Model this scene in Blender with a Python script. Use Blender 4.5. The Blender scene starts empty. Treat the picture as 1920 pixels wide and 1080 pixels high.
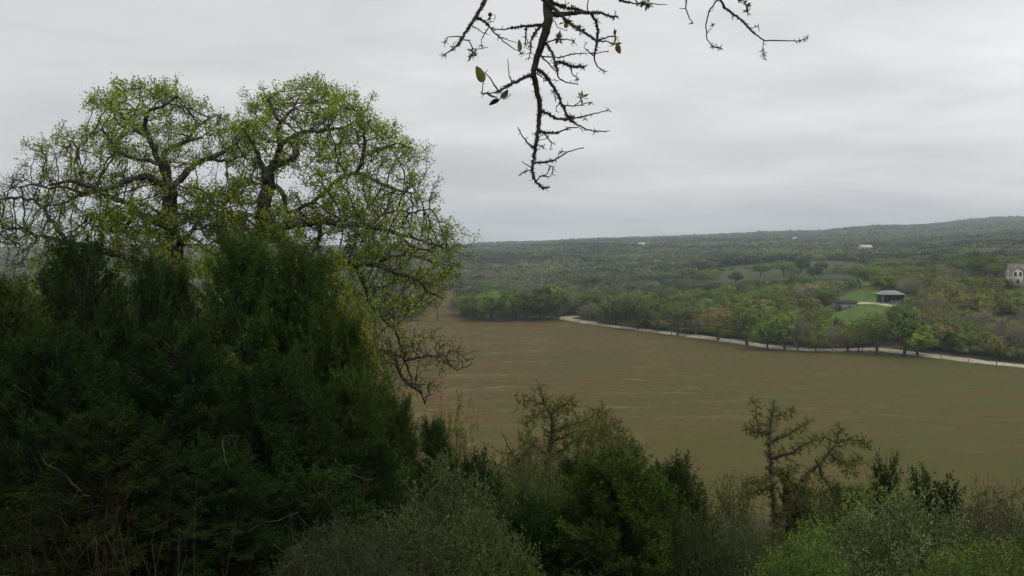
import bpy, math, random
import numpy as np

C = bpy.context.scene
COL = C.collection
R = math.radians
F = 1663.0            # focal length in pixels of the 1920 px wide photograph
CAMZ = 30.0           # eye height above the valley field
HZ = 462.0            # row of the level line in the photograph

# ------------------------------------------------------------ camera
cam_d = bpy.data.cameras.new('camera')
cam = bpy.data.objects.new('camera', cam_d)
COL.objects.link(cam)
cam.location = (0, 0, CAMZ)
cam.rotation_euler = (R(90), 0, 0)
cam_d.sensor_width = 36.0
cam_d.lens = F / 1920 * 36.0
cam_d.shift_y = -(540 - HZ) / 1920
cam_d.clip_start = 0.05
cam_d.clip_end = 20000
C.camera = cam

# ------------------------------------------------------------ exposure, world, sun
C.view_settings.view_transform = 'Standard'
C.view_settings.look = 'None'
C.view_settings.gamma = 1
C.view_settings.exposure = 0.0
C.cycles.volume_bounces = 1
C.cycles.max_bounces = 7
C.cycles.transparent_max_bounces = 8
C.cycles.use_denoising = True

SUN_EL, SUN_ROT = R(58), R(150)
world = bpy.data.worlds.new('World')
C.world = world
world.use_nodes = True
nt = world.node_tree
nt.nodes.clear()
def N(tree, t, **kw):
    n = tree.nodes.new(t)
    for k, v in kw.items():
        setattr(n, k, v)
    return n
def build_world():
    out = N(nt, 'ShaderNodeOutputWorld')
    sky = N(nt, 'ShaderNodeTexSky', sky_type='NISHITA')
    sky.sun_disc = False
    sky.sun_elevation = SUN_EL
    sky.sun_rotation = SUN_ROT
    bg1 = N(nt, 'ShaderNodeBackground'); bg1.inputs['Strength'].default_value = 0.06
    nt.links.new(sky.outputs[0], bg1.inputs['Color'])
    tc = N(nt, 'ShaderNodeTexCoord')
    sep = N(nt, 'ShaderNodeSeparateXYZ'); nt.links.new(tc.outputs['Generated'], sep.inputs[0])
    def M(op, a, b=None):
        m = N(nt, 'ShaderNodeMath', operation=op)
        for i, v in enumerate((a, b)):
            if v is None: continue
            if isinstance(v, (int, float)): m.inputs[i].default_value = v
            else: nt.links.new(v, m.inputs[i])
        return m.outputs[0]
    z = M('ADD', M('MAXIMUM', sep.outputs[2], 0.0), 0.16)
    comb = N(nt, 'ShaderNodeCombineXYZ')
    nt.links.new(M('DIVIDE', sep.outputs[0], z), comb.inputs[0])
    nt.links.new(M('MULTIPLY', M('DIVIDE', sep.outputs[1], z), 1.5), comb.inputs[1])
    n1 = N(nt, 'ShaderNodeTexNoise'); n1.inputs['Scale'].default_value = 0.9
    n1.inputs['Detail'].default_value = 5; n1.inputs['Roughness'].default_value = 0.52
    n1.inputs['Distortion'].default_value = 0.35
    n2 = N(nt, 'ShaderNodeTexNoise'); n2.inputs['Scale'].default_value = 0.35
    n2.inputs['Detail'].default_value = 2
    nt.links.new(comb.outputs[0], n1.inputs['Vector']); nt.links.new(comb.outputs[0], n2.inputs['Vector'])
    v = M('ADD', M('MULTIPLY', n1.outputs['Fac'], 0.66), M('MULTIPLY', n2.outputs['Fac'], 0.32))
    v = M('ADD', v, M('MULTIPLY', sep.outputs[0], 0.16))
    v = M('ADD', v, M('MULTIPLY', M('SUBTRACT', 0.5, z), 0.14))
    ramp = N(nt, 'ShaderNodeValToRGB')
    e = ramp.color_ramp.elements
    e[0].position = 0.28; e[0].color = (0.445, 0.445, 0.45, 1)
    e[1].position = 0.72; e[1].color = (0.735, 0.732, 0.728, 1)
    e2 = ramp.color_ramp.elements.new(0.5); e2.color = (0.56, 0.562, 0.566, 1)
    nt.links.new(v, ramp.inputs[0])
    bg2 = N(nt, 'ShaderNodeBackground'); bg2.inputs['Strength'].default_value = 1.36
    nt.links.new(ramp.outputs[0], bg2.inputs['Color'])
    mix = N(nt, 'ShaderNodeMixShader'); mix.inputs[0].default_value = 0.965
    nt.links.new(bg1.outputs[0], mix.inputs[1]); nt.links.new(bg2.outputs[0], mix.inputs[2])
    nt.links.new(mix.outputs[0], out.inputs['Surface'])
build_world()
sun_d = bpy.data.lights.new('sun', 'SUN')
sun_d.energy = 1.0; sun_d.angle = R(30); sun_d.color = (1.0, 0.97, 0.92)
sun = bpy.data.objects.new('sun', sun_d); COL.objects.link(sun)
sun.rotation_euler = (R(90) - SUN_EL, 0, R(180) - SUN_ROT)

# ------------------------------------------------------------ helpers
rng = np.random.default_rng(7)

def P(px, py, Y):
    return np.array([(px - 960) / F * Y, Y, CAMZ - (py - HZ) / F * Y])

def tag(o, label=None, cat=None, group=None, kind=None):
    if label: o['label'] = label
    if cat: o['category'] = cat
    if group: o['group'] = group
    if kind: o['kind'] = kind
    return o

def empty(name, loc, rz=0.0, sc=1.0):
    o = bpy.data.objects.new(name, None); COL.objects.link(o)
    o.location = tuple(float(v) for v in loc); o.rotation_euler = (0, 0, rz)
    o.scale = (sc,) * 3 if isinstance(sc, (int, float)) else sc
    o.empty_display_size = 0.3
    return o

def mesh_np(name, V, Q=None, T=None, smooth=False):
    V = np.asarray(V, dtype=np.float32)
    Q = np.zeros((0, 4), int) if Q is None or len(Q) == 0 else np.asarray(Q)
    T = np.zeros((0, 3), int) if T is None or len(T) == 0 else np.asarray(T)
    me = bpy.data.meshes.new(name)
    me.vertices.add(len(V)); me.vertices.foreach_set('co', V.ravel())
    nl = Q.size + T.size
    me.loops.add(nl)
    me.loops.foreach_set('vertex_index', np.concatenate([Q.ravel(), T.ravel()]).astype(np.int32))
    npoly = len(Q) + len(T)
    me.polygons.add(npoly)
    ls = np.concatenate([np.arange(len(Q)) * 4, Q.size + np.arange(len(T)) * 3]).astype(np.int32)
    me.polygons.foreach_set('loop_start', ls)
    if smooth: me.polygons.foreach_set('use_smooth', np.ones(npoly, dtype=bool))
    me.update(calc_edges=True)
    return me

def obj(name, me, mat, parent=None, loc=None):
    if mat is not None and not me.materials: me.materials.append(mat)
    o = bpy.data.objects.new(name, me); COL.objects.link(o)
    if parent is not None: o.parent = parent
    if loc is not None: o.location = loc
    return o

class MB:
    """collects vertices and faces into one mesh"""
    def __init__(s): s.V = []; s.Q = []; s.T = []; s.n = 0
    def add(s, V, Q=None, T=None):
        V = np.asarray(V, float)
        if Q is not None and len(Q): s.Q.append(np.asarray(Q) + s.n)
        if T is not None and len(T): s.T.append(np.asarray(T) + s.n)
        s.V.append(V); s.n += len(V)
    def box(s, c, size, rz=0.0):
        x, y, z = np.array(size) / 2
        v = np.array([[a * x, b * y, d * z] for a in (-1, 1) for b in (-1, 1) for d in (-1, 1)])
        cs, sn = math.cos(rz), math.sin(rz)
        v = np.c_[v[:, 0] * cs - v[:, 1] * sn, v[:, 0] * sn + v[:, 1] * cs, v[:, 2]] + np.array(c)
        s.add(v, [[0, 1, 3, 2], [4, 6, 7, 5], [0, 4, 5, 1], [2, 3, 7, 6], [0, 2, 6, 4], [1, 5, 7, 3]])
    def tube(s, a, b, r0, r1=None, k=6):
        a, b = np.array(a, float), np.array(b, float); r1 = r0 if r1 is None else r1
        V, Q = tube_edges(np.array([a, b]), np.array([-1, 0]), np.array([r0, r1]), k)
        s.add(V, Q)
    def prism(s, poly, axis_vec, origin=(0, 0, 0)):
        """poly: list of 3-D points, extruded along axis_vec, closed"""
        p = np.array(poly, float) + np.array(origin); n = len(p); q = p + np.array(axis_vec, float)
        s.add(np.r_[p, q], [[i, (i + 1) % n, n + (i + 1) % n, n + i] for i in range(n)],
              [[0, i + 1, i] for i in range(1, n - 1)] + [[n, n + i, n + i + 1] for i in range(1, n - 1)])
    def mesh(s, name, smooth=False):
        return mesh_np(name, np.concatenate(s.V) if s.V else np.zeros((0, 3)),
                       np.concatenate(s.Q) if s.Q else None, np.concatenate(s.T) if s.T else None, smooth)

def norm(v):
    return v / np.maximum(np.linalg.norm(v, axis=-1, keepdims=True), 1e-9)

def frame(d):
    ref = np.tile(np.array([0.31, 0.83, 0.17]), (len(d), 1))
    bad = np.abs((norm(ref) * d).sum(1)) > 0.93
    ref[bad] = (0.9, -0.2, 0.3)
    U = norm(np.cross(d, ref)); W = np.cross(d, U)
    return U, W

def tube_edges(pts, par, rad, k=4):
    """one tapered tube per edge parent->node, rings shared in direction along the main child"""
    par = np.asarray(par); n = len(pts)
    d = np.zeros((n, 3)); m = par >= 0
    d[m] = norm(pts[m] - pts[par[m]])
    root = np.where(~m)[0]
    for r in root:
        ch = np.where(par == r)[0]
        d[r] = d[ch[0]] if len(ch) else (0, 0, 1)
    idx = np.where(m)[0]
    # main child = thickest
    main = np.full(n, -1)
    order = idx[np.argsort(rad[idx])]
    main[par[order]] = order
    ismain = main[par[idx]] == idx
    sd = np.where(ismain[:, None], d[par[idx]], d[idx])
    flip = (sd * d[idx]).sum(1) < 0.2
    sd[flip] = d[idx][flip]
    sr = np.where(ismain, rad[par[idx]], np.minimum(rad[idx] * 1.15, rad[par[idx]]))
    sr = np.minimum(sr, rad[idx] * 2.2)
    a = np.arange(k) / k * 2 * math.pi
    def ring(c, dd, rr):
        U, W = frame(dd)
        return c[:, None] + rr[:, None, None] * (np.cos(a)[None, :, None] * U[:, None] + np.sin(a)[None, :, None] * W[:, None])
    A = ring(pts[par[idx]], sd, sr); B = ring(pts[idx], d[idx], rad[idx])
    E = len(idx)
    V = np.concatenate([A, B], axis=1).reshape(-1, 3)
    i = np.arange(k); j = (i + 1) % k
    q = np.stack([i, j, k + j, k + i], 1)
    Q = (q[None] + (np.arange(E) * 2 * k)[:, None, None]).reshape(-1, 4)
    return V, Q

def leaf_quads(c, d, L, W, fold=0.25, nrm=None):
    """rhombic leaves: c base points, d unit directions, L lengths, W widths"""
    n = len(c); L = np.broadcast_to(L, n)[:, None]; W = np.broadcast_to(W, n)[:, None]
    r = norm(rng.normal(size=(n, 3)))
    if nrm is not None:
        r = norm(nrm); d = norm(d - r * (d * r).sum(1)[:, None])
    s = norm(np.cross(d, r)); u = np.cross(d, s)
    mid = c + d * L * 0.5
    V = np.stack([c, mid + s * W / 2 + u * W * fold, c + d * L, mid - s * W / 2 + u * W * fold], 1).reshape(-1, 3)
    Q = np.arange(n * 4).reshape(-1, 4)
    return V, Q

def rand_dirs(n, up=0.0):
    v = rng.normal(size=(n, 3)); v[:, 2] += up
    return norm(v)

class Skel:
    def __init__(s): s.p = []; s.par = []; s.r = []
    def poly(s, pts, r0, r1, D=0.1, root=False, jit=0.0, attach=None):
        pts = [np.array(q, float) for q in pts]
        if not root and s.p:
            if attach is None:
                A = np.array(s.p); attach = int(np.argmin(((A - pts[0]) ** 2).sum(1)))
            pts = [s.p[attach]] + pts
            prev = attach
        else:
            s.p.append(pts[0]); s.par.append(-1); s.r.append(r0); prev = len(s.p) - 1
        seg = [np.linalg.norm(pts[i + 1] - pts[i]) for i in range(len(pts) - 1)]
        tot = sum(seg) + 1e-9; acc = 0
        for i, L in enumerate(seg):
            if L < 1e-4: continue
            k = max(1, int(round(L / D)))
            for t in range(1, k + 1):
                q = pts[i] + (pts[i + 1] - pts[i]) * t / k
                if jit: q = q + rng.normal(size=3) * jit
                f = (acc + L * t / k) / tot
                s.p.append(q); s.par.append(prev); s.r.append(r0 + (r1 - r0) * f); prev = len(s.p) - 1
            acc += L
        return prev
    def arr(s): return np.array(s.p), np.array(s.par), np.array(s.r)

def colonize(p, par, att, D, di, dk, iters=120, jit=0.25, trop=(0, 0, 0), maxn=40000):
    p = np.array(p, float); par = list(par); att = att.copy()
    near = np.zeros(len(att), int); dist = np.full(len(att), 1e9)
    for s0 in range(0, len(p), 500):
        dd = np.linalg.norm(att[:, None] - p[None, s0:s0 + 500], axis=2)
        j = dd.argmin(1); v = dd[np.arange(len(att)), j]; b = v < dist
        near[b] = j[b] + s0; dist[b] = v[b]
    alive = dist > dk
    trop = np.array(trop)
    pts = [p]
    N0 = len(p); tries = {}
    for it in range(iters):
        act = alive & (dist < di)
        if not act.any():
            if not alive.any(): break
            # reach out: let the nearest attractor pull
            ii = np.where(alive)[0]; act = np.zeros(len(att), bool); act[ii[np.argsort(dist[ii])[:max(4, len(ii)//40)]]] = True
        allp = np.concatenate(pts) if len(pts) > 1 else pts[0]; pts = [allp]
        uniq, inv = np.unique(near[act], return_inverse=True)
        dirs = norm(att[act] - allp[near[act]])
        acc = np.zeros((len(uniq), 3)); np.add.at(acc, inv, dirs)
        dv = norm(norm(acc) + rng.normal(size=acc.shape) * jit + trop)
        newp = allp[uniq] + dv * D
        base = len(allp); par.extend(uniq.tolist()); pts.append(newp)
        for s0 in range(0, len(newp), 400):
            dd = np.linalg.norm(att[:, None] - newp[None, s0:s0 + 400], axis=2)
            j = dd.argmin(1); v = dd[np.arange(len(att)), j]; b = v < dist
            near[b] = j[b] + s0 + base; dist[b] = v[b]
        alive &= dist > dk
        if base + len(newp) > maxn: break
    return np.concatenate(pts), np.array(par)

def pipe(par, r0, e=2.3, rmin=None, cap=None):
    n = len(par); acc = np.zeros(n); nch = np.zeros(n, int)
    for i in range(n - 1, -1, -1):
        if acc[i] == 0: acc[i] = r0 ** e
        if par[i] >= 0: acc[par[i]] += acc[i]
    # a fix for nodes whose children come later in index than grandparents is not needed: par < child always
    r = acc ** (1 / e)
    if rmin is not None: r[:len(rmin)] = np.maximum(r[:len(rmin)], rmin) if cap is None else rmin
    return r

# ------------------------------------------------------------ materials
def mat_new(name):
    m = bpy.data.materials.new(name); m.use_nodes = True; m.node_tree.nodes.clear(); return m

def leaf_mat(name, cols, trans=0.35, objvar=0.25, noise=0.0, nscale=1.0, rough=0.6):
    """cols: list of rgb, picked at random per leaf"""
    m = mat_new(name); t = m.node_tree
    out = N(t, 'ShaderNodeOutputMaterial')
    geo = N(t, 'ShaderNodeNewGeometry')
    ramp = N(t, 'ShaderNodeValToRGB'); ramp.color_ramp.interpolation = 'LINEAR'
    el = ramp.color_ramp.elements
    while len(el) < len(cols): el.new(0.5)
    for i, c in enumerate(cols):
        el[i].position = i / max(1, len(cols) - 1); el[i].color = (*c, 1)
    t.links.new(geo.outputs['Random Per Island'], ramp.inputs[0])
    col = ramp.outputs[0]
    oi = N(t, 'ShaderNodeObjectInfo')
    hsv = N(t, 'ShaderNodeHueSaturation')
    mr = N(t, 'ShaderNodeMapRange'); mr.inputs[3].default_value = 1 - objvar; mr.inputs[4].default_value = 1 + objvar
    t.links.new(oi.outputs['Random'], mr.inputs[0]); t.links.new(mr.outputs[0], hsv.inputs['Value'])
    mh = N(t, 'ShaderNodeMapRange'); mh.inputs[3].default_value = 0.5 - objvar * 0.09; mh.inputs[4].default_value = 0.5 + objvar * 0.09
    w = N(t, 'ShaderNodeTexWhiteNoise'); w.noise_dimensions = '1D'; t.links.new(oi.outputs['Random'], w.inputs['W'])
    t.links.new(w.outputs['Value'], mh.inputs[0]); t.links.new(mh.outputs[0], hsv.inputs['Hue'])
    if noise:
        tc = N(t, 'ShaderNodeTexCoord'); nz = N(t, 'ShaderNodeTexNoise'); nz.inputs['Scale'].default_value = nscale; nz.inputs['Detail'].default_value = 2
        t.links.new(tc.outputs['Object'], nz.inputs['Vector'])
        mm = N(t, 'ShaderNodeMapRange'); mm.inputs[1].default_value = 0.35; mm.inputs[2].default_value = 0.65
        mm.inputs[3].default_value = 1 - noise; mm.inputs[4].default_value = 1 + noise
        t.links.new(nz.outputs['Fac'], mm.inputs[0])
        h2 = N(t, 'ShaderNodeHueSaturation'); t.links.new(col, h2.inputs['Color']); t.links.new(mm.outputs[0], h2.inputs['Value'])
        col = h2.outputs[0]
    t.links.new(col, hsv.inputs['Color'])
    df = N(t, 'ShaderNodeBsdfDiffuse'); tr = N(t, 'ShaderNodeBsdfTranslucent')
    t.links.new(hsv.outputs[0], df.inputs[0]); t.links.new(hsv.outputs[0], tr.inputs[0])
    mx = N(t, 'ShaderNodeMixShader'); mx.inputs[0].default_value = trans
    t.links.new(df.outputs[0], mx.inputs[1]); t.links.new(tr.outputs[0], mx.inputs[2])
    t.links.new(mx.outputs[0], out.inputs[0])
    return m

def rough_mat(name, c1, c2, scale=6.0, bump=0.3, rough=0.9, detail=6, stretch=(1, 1, 1), c3=None, scale2=0.7):
    m = mat_new(name); t = m.node_tree
    out = N(t, 'ShaderNodeOutputMaterial'); b = N(t, 'ShaderNodeBsdfPrincipled')
    b.inputs['Roughness'].default_value = rough; b.inputs['Specular IOR Level'].default_value = 0.2
    tc = N(t, 'ShaderNodeTexCoord'); mp = N(t, 'ShaderNodeMapping'); mp.inputs['Scale'].default_value = stretch
    t.links.new(tc.outputs['Object'], mp.inputs[0])
    nz = N(t, 'ShaderNodeTexNoise'); nz.inputs['Scale'].default_value = scale; nz.inputs['Detail'].default_value = detail
    nz.inputs['Roughness'].default_value = 0.65
    t.links.new(mp.outputs[0], nz.inputs['Vector'])
    rp = N(t, 'ShaderNodeValToRGB'); e = rp.color_ramp.elements
    e[0].position = 0.32; e[0].color = (*c1, 1); e[1].position = 0.68; e[1].color = (*c2, 1)
    t.links.new(nz.outputs['Fac'], rp.inputs[0]); col = rp.outputs[0]
    if c3 is not None:
        n2 = N(t, 'ShaderNodeTexNoise'); n2.inputs['Scale'].default_value = scale2; n2.inputs['Detail'].default_value = 4
        t.links.new(tc.outputs['Object'], n2.inputs['Vector'])
        r2 = N(t, 'ShaderNodeMapRange'); r2.inputs[1].default_value = 0.5; r2.inputs[2].default_value = 0.62
        t.links.new(n2.outputs['Fac'], r2.inputs[0])
        mx = N(t, 'ShaderNodeMix', data_type='RGBA'); t.links.new(r2.outputs[0], mx.inputs[0])
        t.links.new(col, mx.inputs[6]); mx.inputs[7].default_value = (*c3, 1); col = mx.outputs[2]
    t.links.new(col, b.inputs['Base Color'])
    if bump:
        bp = N(t, 'ShaderNodeBump'); bp.inputs['Strength'].default_value = bump; bp.inputs['Distance'].default_value = 0.02
        t.links.new(nz.outputs['Fac'], bp.inputs['Height']); t.links.new(bp.outputs[0], b.inputs['Normal'])
    t.links.new(b.outputs[0], out.inputs[0])
    return m

M_bark = rough_mat('oak_bark', (0.022, 0.019, 0.016), (0.065, 0.058, 0.05), 9, 0.5, c3=(0.11, 0.115, 0.095), scale2=3.0)
M_bark_dark = rough_mat('lichened_dark_bark', (0.018, 0.015, 0.013), (0.05, 0.043, 0.036), 60, 0.6, c3=(0.07, 0.072, 0.045), scale2=18)
M_bark_grey = rough_mat('grey_bark', (0.11, 0.105, 0.10), (0.21, 0.20, 0.19), 2, 0.1)
M_bark_mid = rough_mat('valley_tree_bark', (0.035, 0.03, 0.025), (0.09, 0.08, 0.07), 2, 0.1)
M_twig_red = leaf_mat('reddish_dry_stalks', [(0.023, 0.010, 0.006), (0.055, 0.029, 0.017), (0.074, 0.053, 0.034)], 0.1, 0.1)
M_twig_pale = leaf_mat('pale_dry_twigs', [(0.062, 0.056, 0.043), (0.124, 0.112, 0.093)], 0.0, 0.1)
M_leaf_oak = leaf_mat('fresh_oak_leaves', [(0.125, 0.148, 0.024), (0.235, 0.312, 0.043), (0.348, 0.446, 0.055), (0.459, 0.541, 0.074)], 0.5, 0.05, 0.35, 0.9)
M_leaf_oak_dull = leaf_mat('oak_leaves_with_catkins', [(0.137, 0.122, 0.031), (0.123, 0.163, 0.036), (0.218, 0.293, 0.048), (0.177, 0.146, 0.048)], 0.4, 0.05, 0.3, 0.9)
M_leaf_yellow = leaf_mat('yellow_green_leaves', [(0.16, 0.14, 0.015), (0.14, 0.17, 0.025), (0.22, 0.21, 0.03)], 0.4, 0.08, 0.3, 1.2)
M_juniper = leaf_mat('juniper_foliage', [(0.022, 0.041, 0.011), (0.036, 0.067, 0.014), (0.058, 0.094, 0.020), (0.081, 0.111, 0.023)], 0.15, 0.22, 0.35, 1.3)
M_juniper_dark = leaf_mat('dark_juniper_foliage', [(0.016, 0.026, 0.009), (0.024, 0.044, 0.012), (0.040, 0.062, 0.015)], 0.12, 0.22, 0.35, 1.3)
M_brush_grey = leaf_mat('grey_green_brush_leaves', [(0.112, 0.152, 0.048), (0.184, 0.251, 0.081), (0.268, 0.329, 0.140)], 0.3, 0.12, 0.25, 1.5)
M_brush_olive = leaf_mat('olive_brush_leaves', [(0.083, 0.109, 0.024), (0.140, 0.193, 0.039), (0.215, 0.245, 0.055)], 0.3, 0.12, 0.25, 1.5)
M_brush_bright = leaf_mat('bright_green_brush_leaves', [(0.112, 0.188, 0.030), (0.188, 0.300, 0.048), (0.275, 0.413, 0.072)], 0.4, 0.1, 0.2, 1.5)
M_brush_brown = leaf_mat('brown_budding_brush', [(0.095, 0.070, 0.031), (0.149, 0.119, 0.050), (0.135, 0.140, 0.050)], 0.3, 0.12, 0.2, 1.5)
# valley trees
M_v_olive = leaf_mat('olive_crown', [(0.144, 0.187, 0.045), (0.181, 0.233, 0.052), (0.225, 0.274, 0.063)], 0.25, 0.30, 0.14, 0.35)
M_v_green = leaf_mat('green_crown', [(0.109, 0.161, 0.033), (0.133, 0.197, 0.038), (0.162, 0.226, 0.044)], 0.25, 0.26, 0.14, 0.35)
M_v_bright = leaf_mat('bright_crown', [(0.167, 0.241, 0.038), (0.208, 0.288, 0.046), (0.251, 0.328, 0.053)], 0.3, 0.22, 0.14, 0.35)
M_v_dark = leaf_mat('dark_crown', [(0.092, 0.128, 0.042), (0.118, 0.159, 0.048), (0.143, 0.183, 0.056)], 0.2, 0.30, 0.14, 0.35)
M_v_brown = leaf_mat('brown_budding_crown', [(0.168, 0.164, 0.053), (0.205, 0.198, 0.062), (0.198, 0.214, 0.062)], 0.2, 0.26, 0.14, 0.35)
M_v_grey = leaf_mat('grey_twig_crown', [(0.221, 0.200, 0.120), (0.262, 0.241, 0.144), (0.241, 0.233, 0.125)], 0.1, 0.22, 0.14, 0.35)

# ------------------------------------------------------------ terrain
TX = np.array([-400, 480, 870, 1200, 1500, 1670, 1900, 2400.])
TU = (TX - 960) / F
TY = np.array([200, 230, 265, 300, 333, 400, 500, 600, 700, 1000, 1500, 2200, 3200, 4200, 6500.])
TZ = np.array([
 [0, 0, 0, 0, 0, 0, 0, 0, 0, 2, 6, 9, 10, 4, 0],
 [0, 0, 0, 0, 0, 0, 0, 0, 0, 3, 9, 14, 18, 10, 0],
 [0, 0, 0, 0, 0, 0, 0, 0.5, 1.5, 6, 13, 21, 27, 16, 0],
 [0, 0, 0, 0, 0, 1, 2.5, 3.5, 5, 11, 21, 33, 48, 40, 20],
 [0, 0, 0, 1, 3, 6.5, 9.5, 13, 15, 19, 28, 42, 72, 76, 40],
 [0, 0, 1.5, 6, 9, 10.5, 12.5, 14.5, 16, 22, 34, 57, 93, 95, 60],
 [0, 0, 1.5, 9, 15.5, 17.5, 19.5, 21, 22.5, 29, 43, 71, 124, 128, 80],
 [0, 0, 1.5, 9, 16, 20, 24, 26, 28, 36, 54, 95, 155, 160, 90.]])
SD = np.array([0, 2, 5, 10, 20, 40, 60, 85, 100.]); SZ = np.array([0, .85, 2.4, 4.7, 9, 16.5, 22.5, 27.6, 28.4])

def H(x, y):
    x = np.asarray(x, float); y = np.asarray(y, float)
    L = 4.15 - 1.3 * np.clip((x + 2.0) / 2.0, 0, 1) + 0.06 * np.sin(x * 1.7)
    near = 28.4 - np.interp(np.maximum(0, y - L), SD, SZ)
    near += 0.35 * np.sin(x * .23 + y * .11) * np.clip((y - 8) / 10, 0, 1) * np.clip((95 - y) / 20, 0, 1)
    near += 0.03 * np.sin(x * 1.7 + 1) * np.sin(y * 1.9)
    yy = np.maximum(y, 1.0); u = x / yy
    ly = np.log(np.clip(yy, 200, 6500)); LT = np.log(TY)
    j = np.clip(np.searchsorted(LT, ly) - 1, 0, len(TY) - 2); ty = (ly - LT[j]) / (LT[j + 1] - LT[j])
    uc = np.clip(u, TU[0], TU[-1])
    i = np.clip(np.searchsorted(TU, uc) - 1, 0, len(TU) - 2); tx = (uc - TU[i]) / (TU[i + 1] - TU[i])
    tx = tx * tx * (3 - 2 * tx)
    far = (TZ[i, j] * (1 - tx) + TZ[i + 1, j] * tx) * (1 - ty) + (TZ[i, j + 1] * (1 - tx) + TZ[i + 1, j + 1] * tx) * ty
    w = np.clip((y - 560) / 900, 0, 1)
    far = far + w * (4.5 * np.sin(x / 130 + 1.3) * np.sin(y / 210 + x / 400) + 2.5 * np.sin(x / 61 + y / 140))
    w2 = np.clip((y - 1700) / 1200, 0, 1)
    far = far + w2 * 2.5 * np.sin(x / 310 + y / 520)
    return np.where(y < 150, near, far)

road_px = [(1082, 595.0), (1071, 595.6), (1061, 597), (1058, 599), (1068, 600.5), (1085, 603), (1120, 608), (1200, 618), (1300, 631.5), (1400, 645),
           (1480, 654.5), (1560, 659), (1640, 661), (1700, 666), (1800, 675), (1920, 687), (2080, 703), (2300, 727)]
def flat_pt(px, py):
    Y = CAMZ * F / (py - HZ); return np.array([(px - 960) / F * Y, Y])
road_c = np.array([flat_pt(*q) for q in road_px])
far_edge_x = np.array([-3000, 600, 870, 1045, 1068, 1085, 1120, 1200, 1300, 1400, 1480, 1560, 1640, 1700, 1800, 1920, 2080, 2300, 4000])
far_edge_y = np.array([612, 604, 601, 601, 602, 604, 609, 619, 632, 646, 655.5, 660, 662, 667, 676, 688, 704, 728, 850])
def in_field(x, y):
    px = 960 + F * x / np.maximum(y, 1)
    Ye = CAMZ * F / (np.interp(px, far_edge_x, far_edge_y) - HZ)
    return (y < Ye) & (y > 96)
def scr(x, y, z=None):
    z = H(x, y) if z is None else z
    return 960 + F * x / y, HZ - F * (z - CAMZ) / y

def catmull(P_, n=10):
    P_ = np.asarray(P_, float); Q = np.vstack([2 * P_[0] - P_[1], P_, 2 * P_[-1] - P_[-2]]); out = []
    for i in range(1, len(Q) - 2):
        for t in np.linspace(0, 1, n, endpoint=False):
            a, b, c, d = Q[i - 1:i + 3]
            out.append(0.5 * ((2 * b) + (-a + c) * t + (2 * a - 5 * b + 4 * c - d) * t * t + (-a + 3 * b - 3 * c + d) * t ** 3))
    out.append(P_[-1]); return np.array(out)

CLEAR = [  # clearings given as (x, y) screen polygons on the ground: kind, polygon
 ('lawn', [(1556, 560), (1610, 545), (1650, 548), (1735, 560), (1735, 574), (1660, 582), (1648, 606), (1590, 622), (1552, 612), (1548, 585)]),
 ('lawn', [(1600, 520), (1635, 520), (1660, 555), (1605, 556), (1608, 540)]),
 ('pasture', [(1370, 500), (1440, 493), (1560, 488), (1625, 493), (1640, 520), (1560, 522), (1470, 520), (1400, 530), (1360, 532), (1290, 524), (1300, 512)]),
 ('pasture', [(1745, 466), (1790, 466), (1800, 474), (1740, 474)]),
 ('field2', [(778, 548), (905, 545), (905, 551), (868, 558), (862, 601), (778, 601)]),
 ('lawn', [(1775, 520), (1890, 522), (1925, 528), (1940, 548), (1870, 552), (1790, 545)]),
 ('lawn', [(1060, 590), (1080, 590), (1085, 600), (1050, 599)]),
]
def in_poly(px, py, poly):
    ins = np.zeros(np.shape(px), bool); n = len(poly)
    for i in range(n):
        x1, y1 = poly[i]; x2, y2 = poly[(i + 1) % n]
        if y1 == y2: continue
        c = ((y1 > py) != (y2 > py)) & (px < (x2 - x1) * (py - y1) / (y2 - y1) + x1)
        ins ^= c
    return ins
def zone(x, y, name=None):
    px, py = scr(x, y); z = np.zeros(np.shape(x), bool)
    for k, poly in CLEAR:
        if name is None or k == name: z |= in_poly(px, py, poly)
    return z & (y > 230) & (y < 1200)

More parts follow.
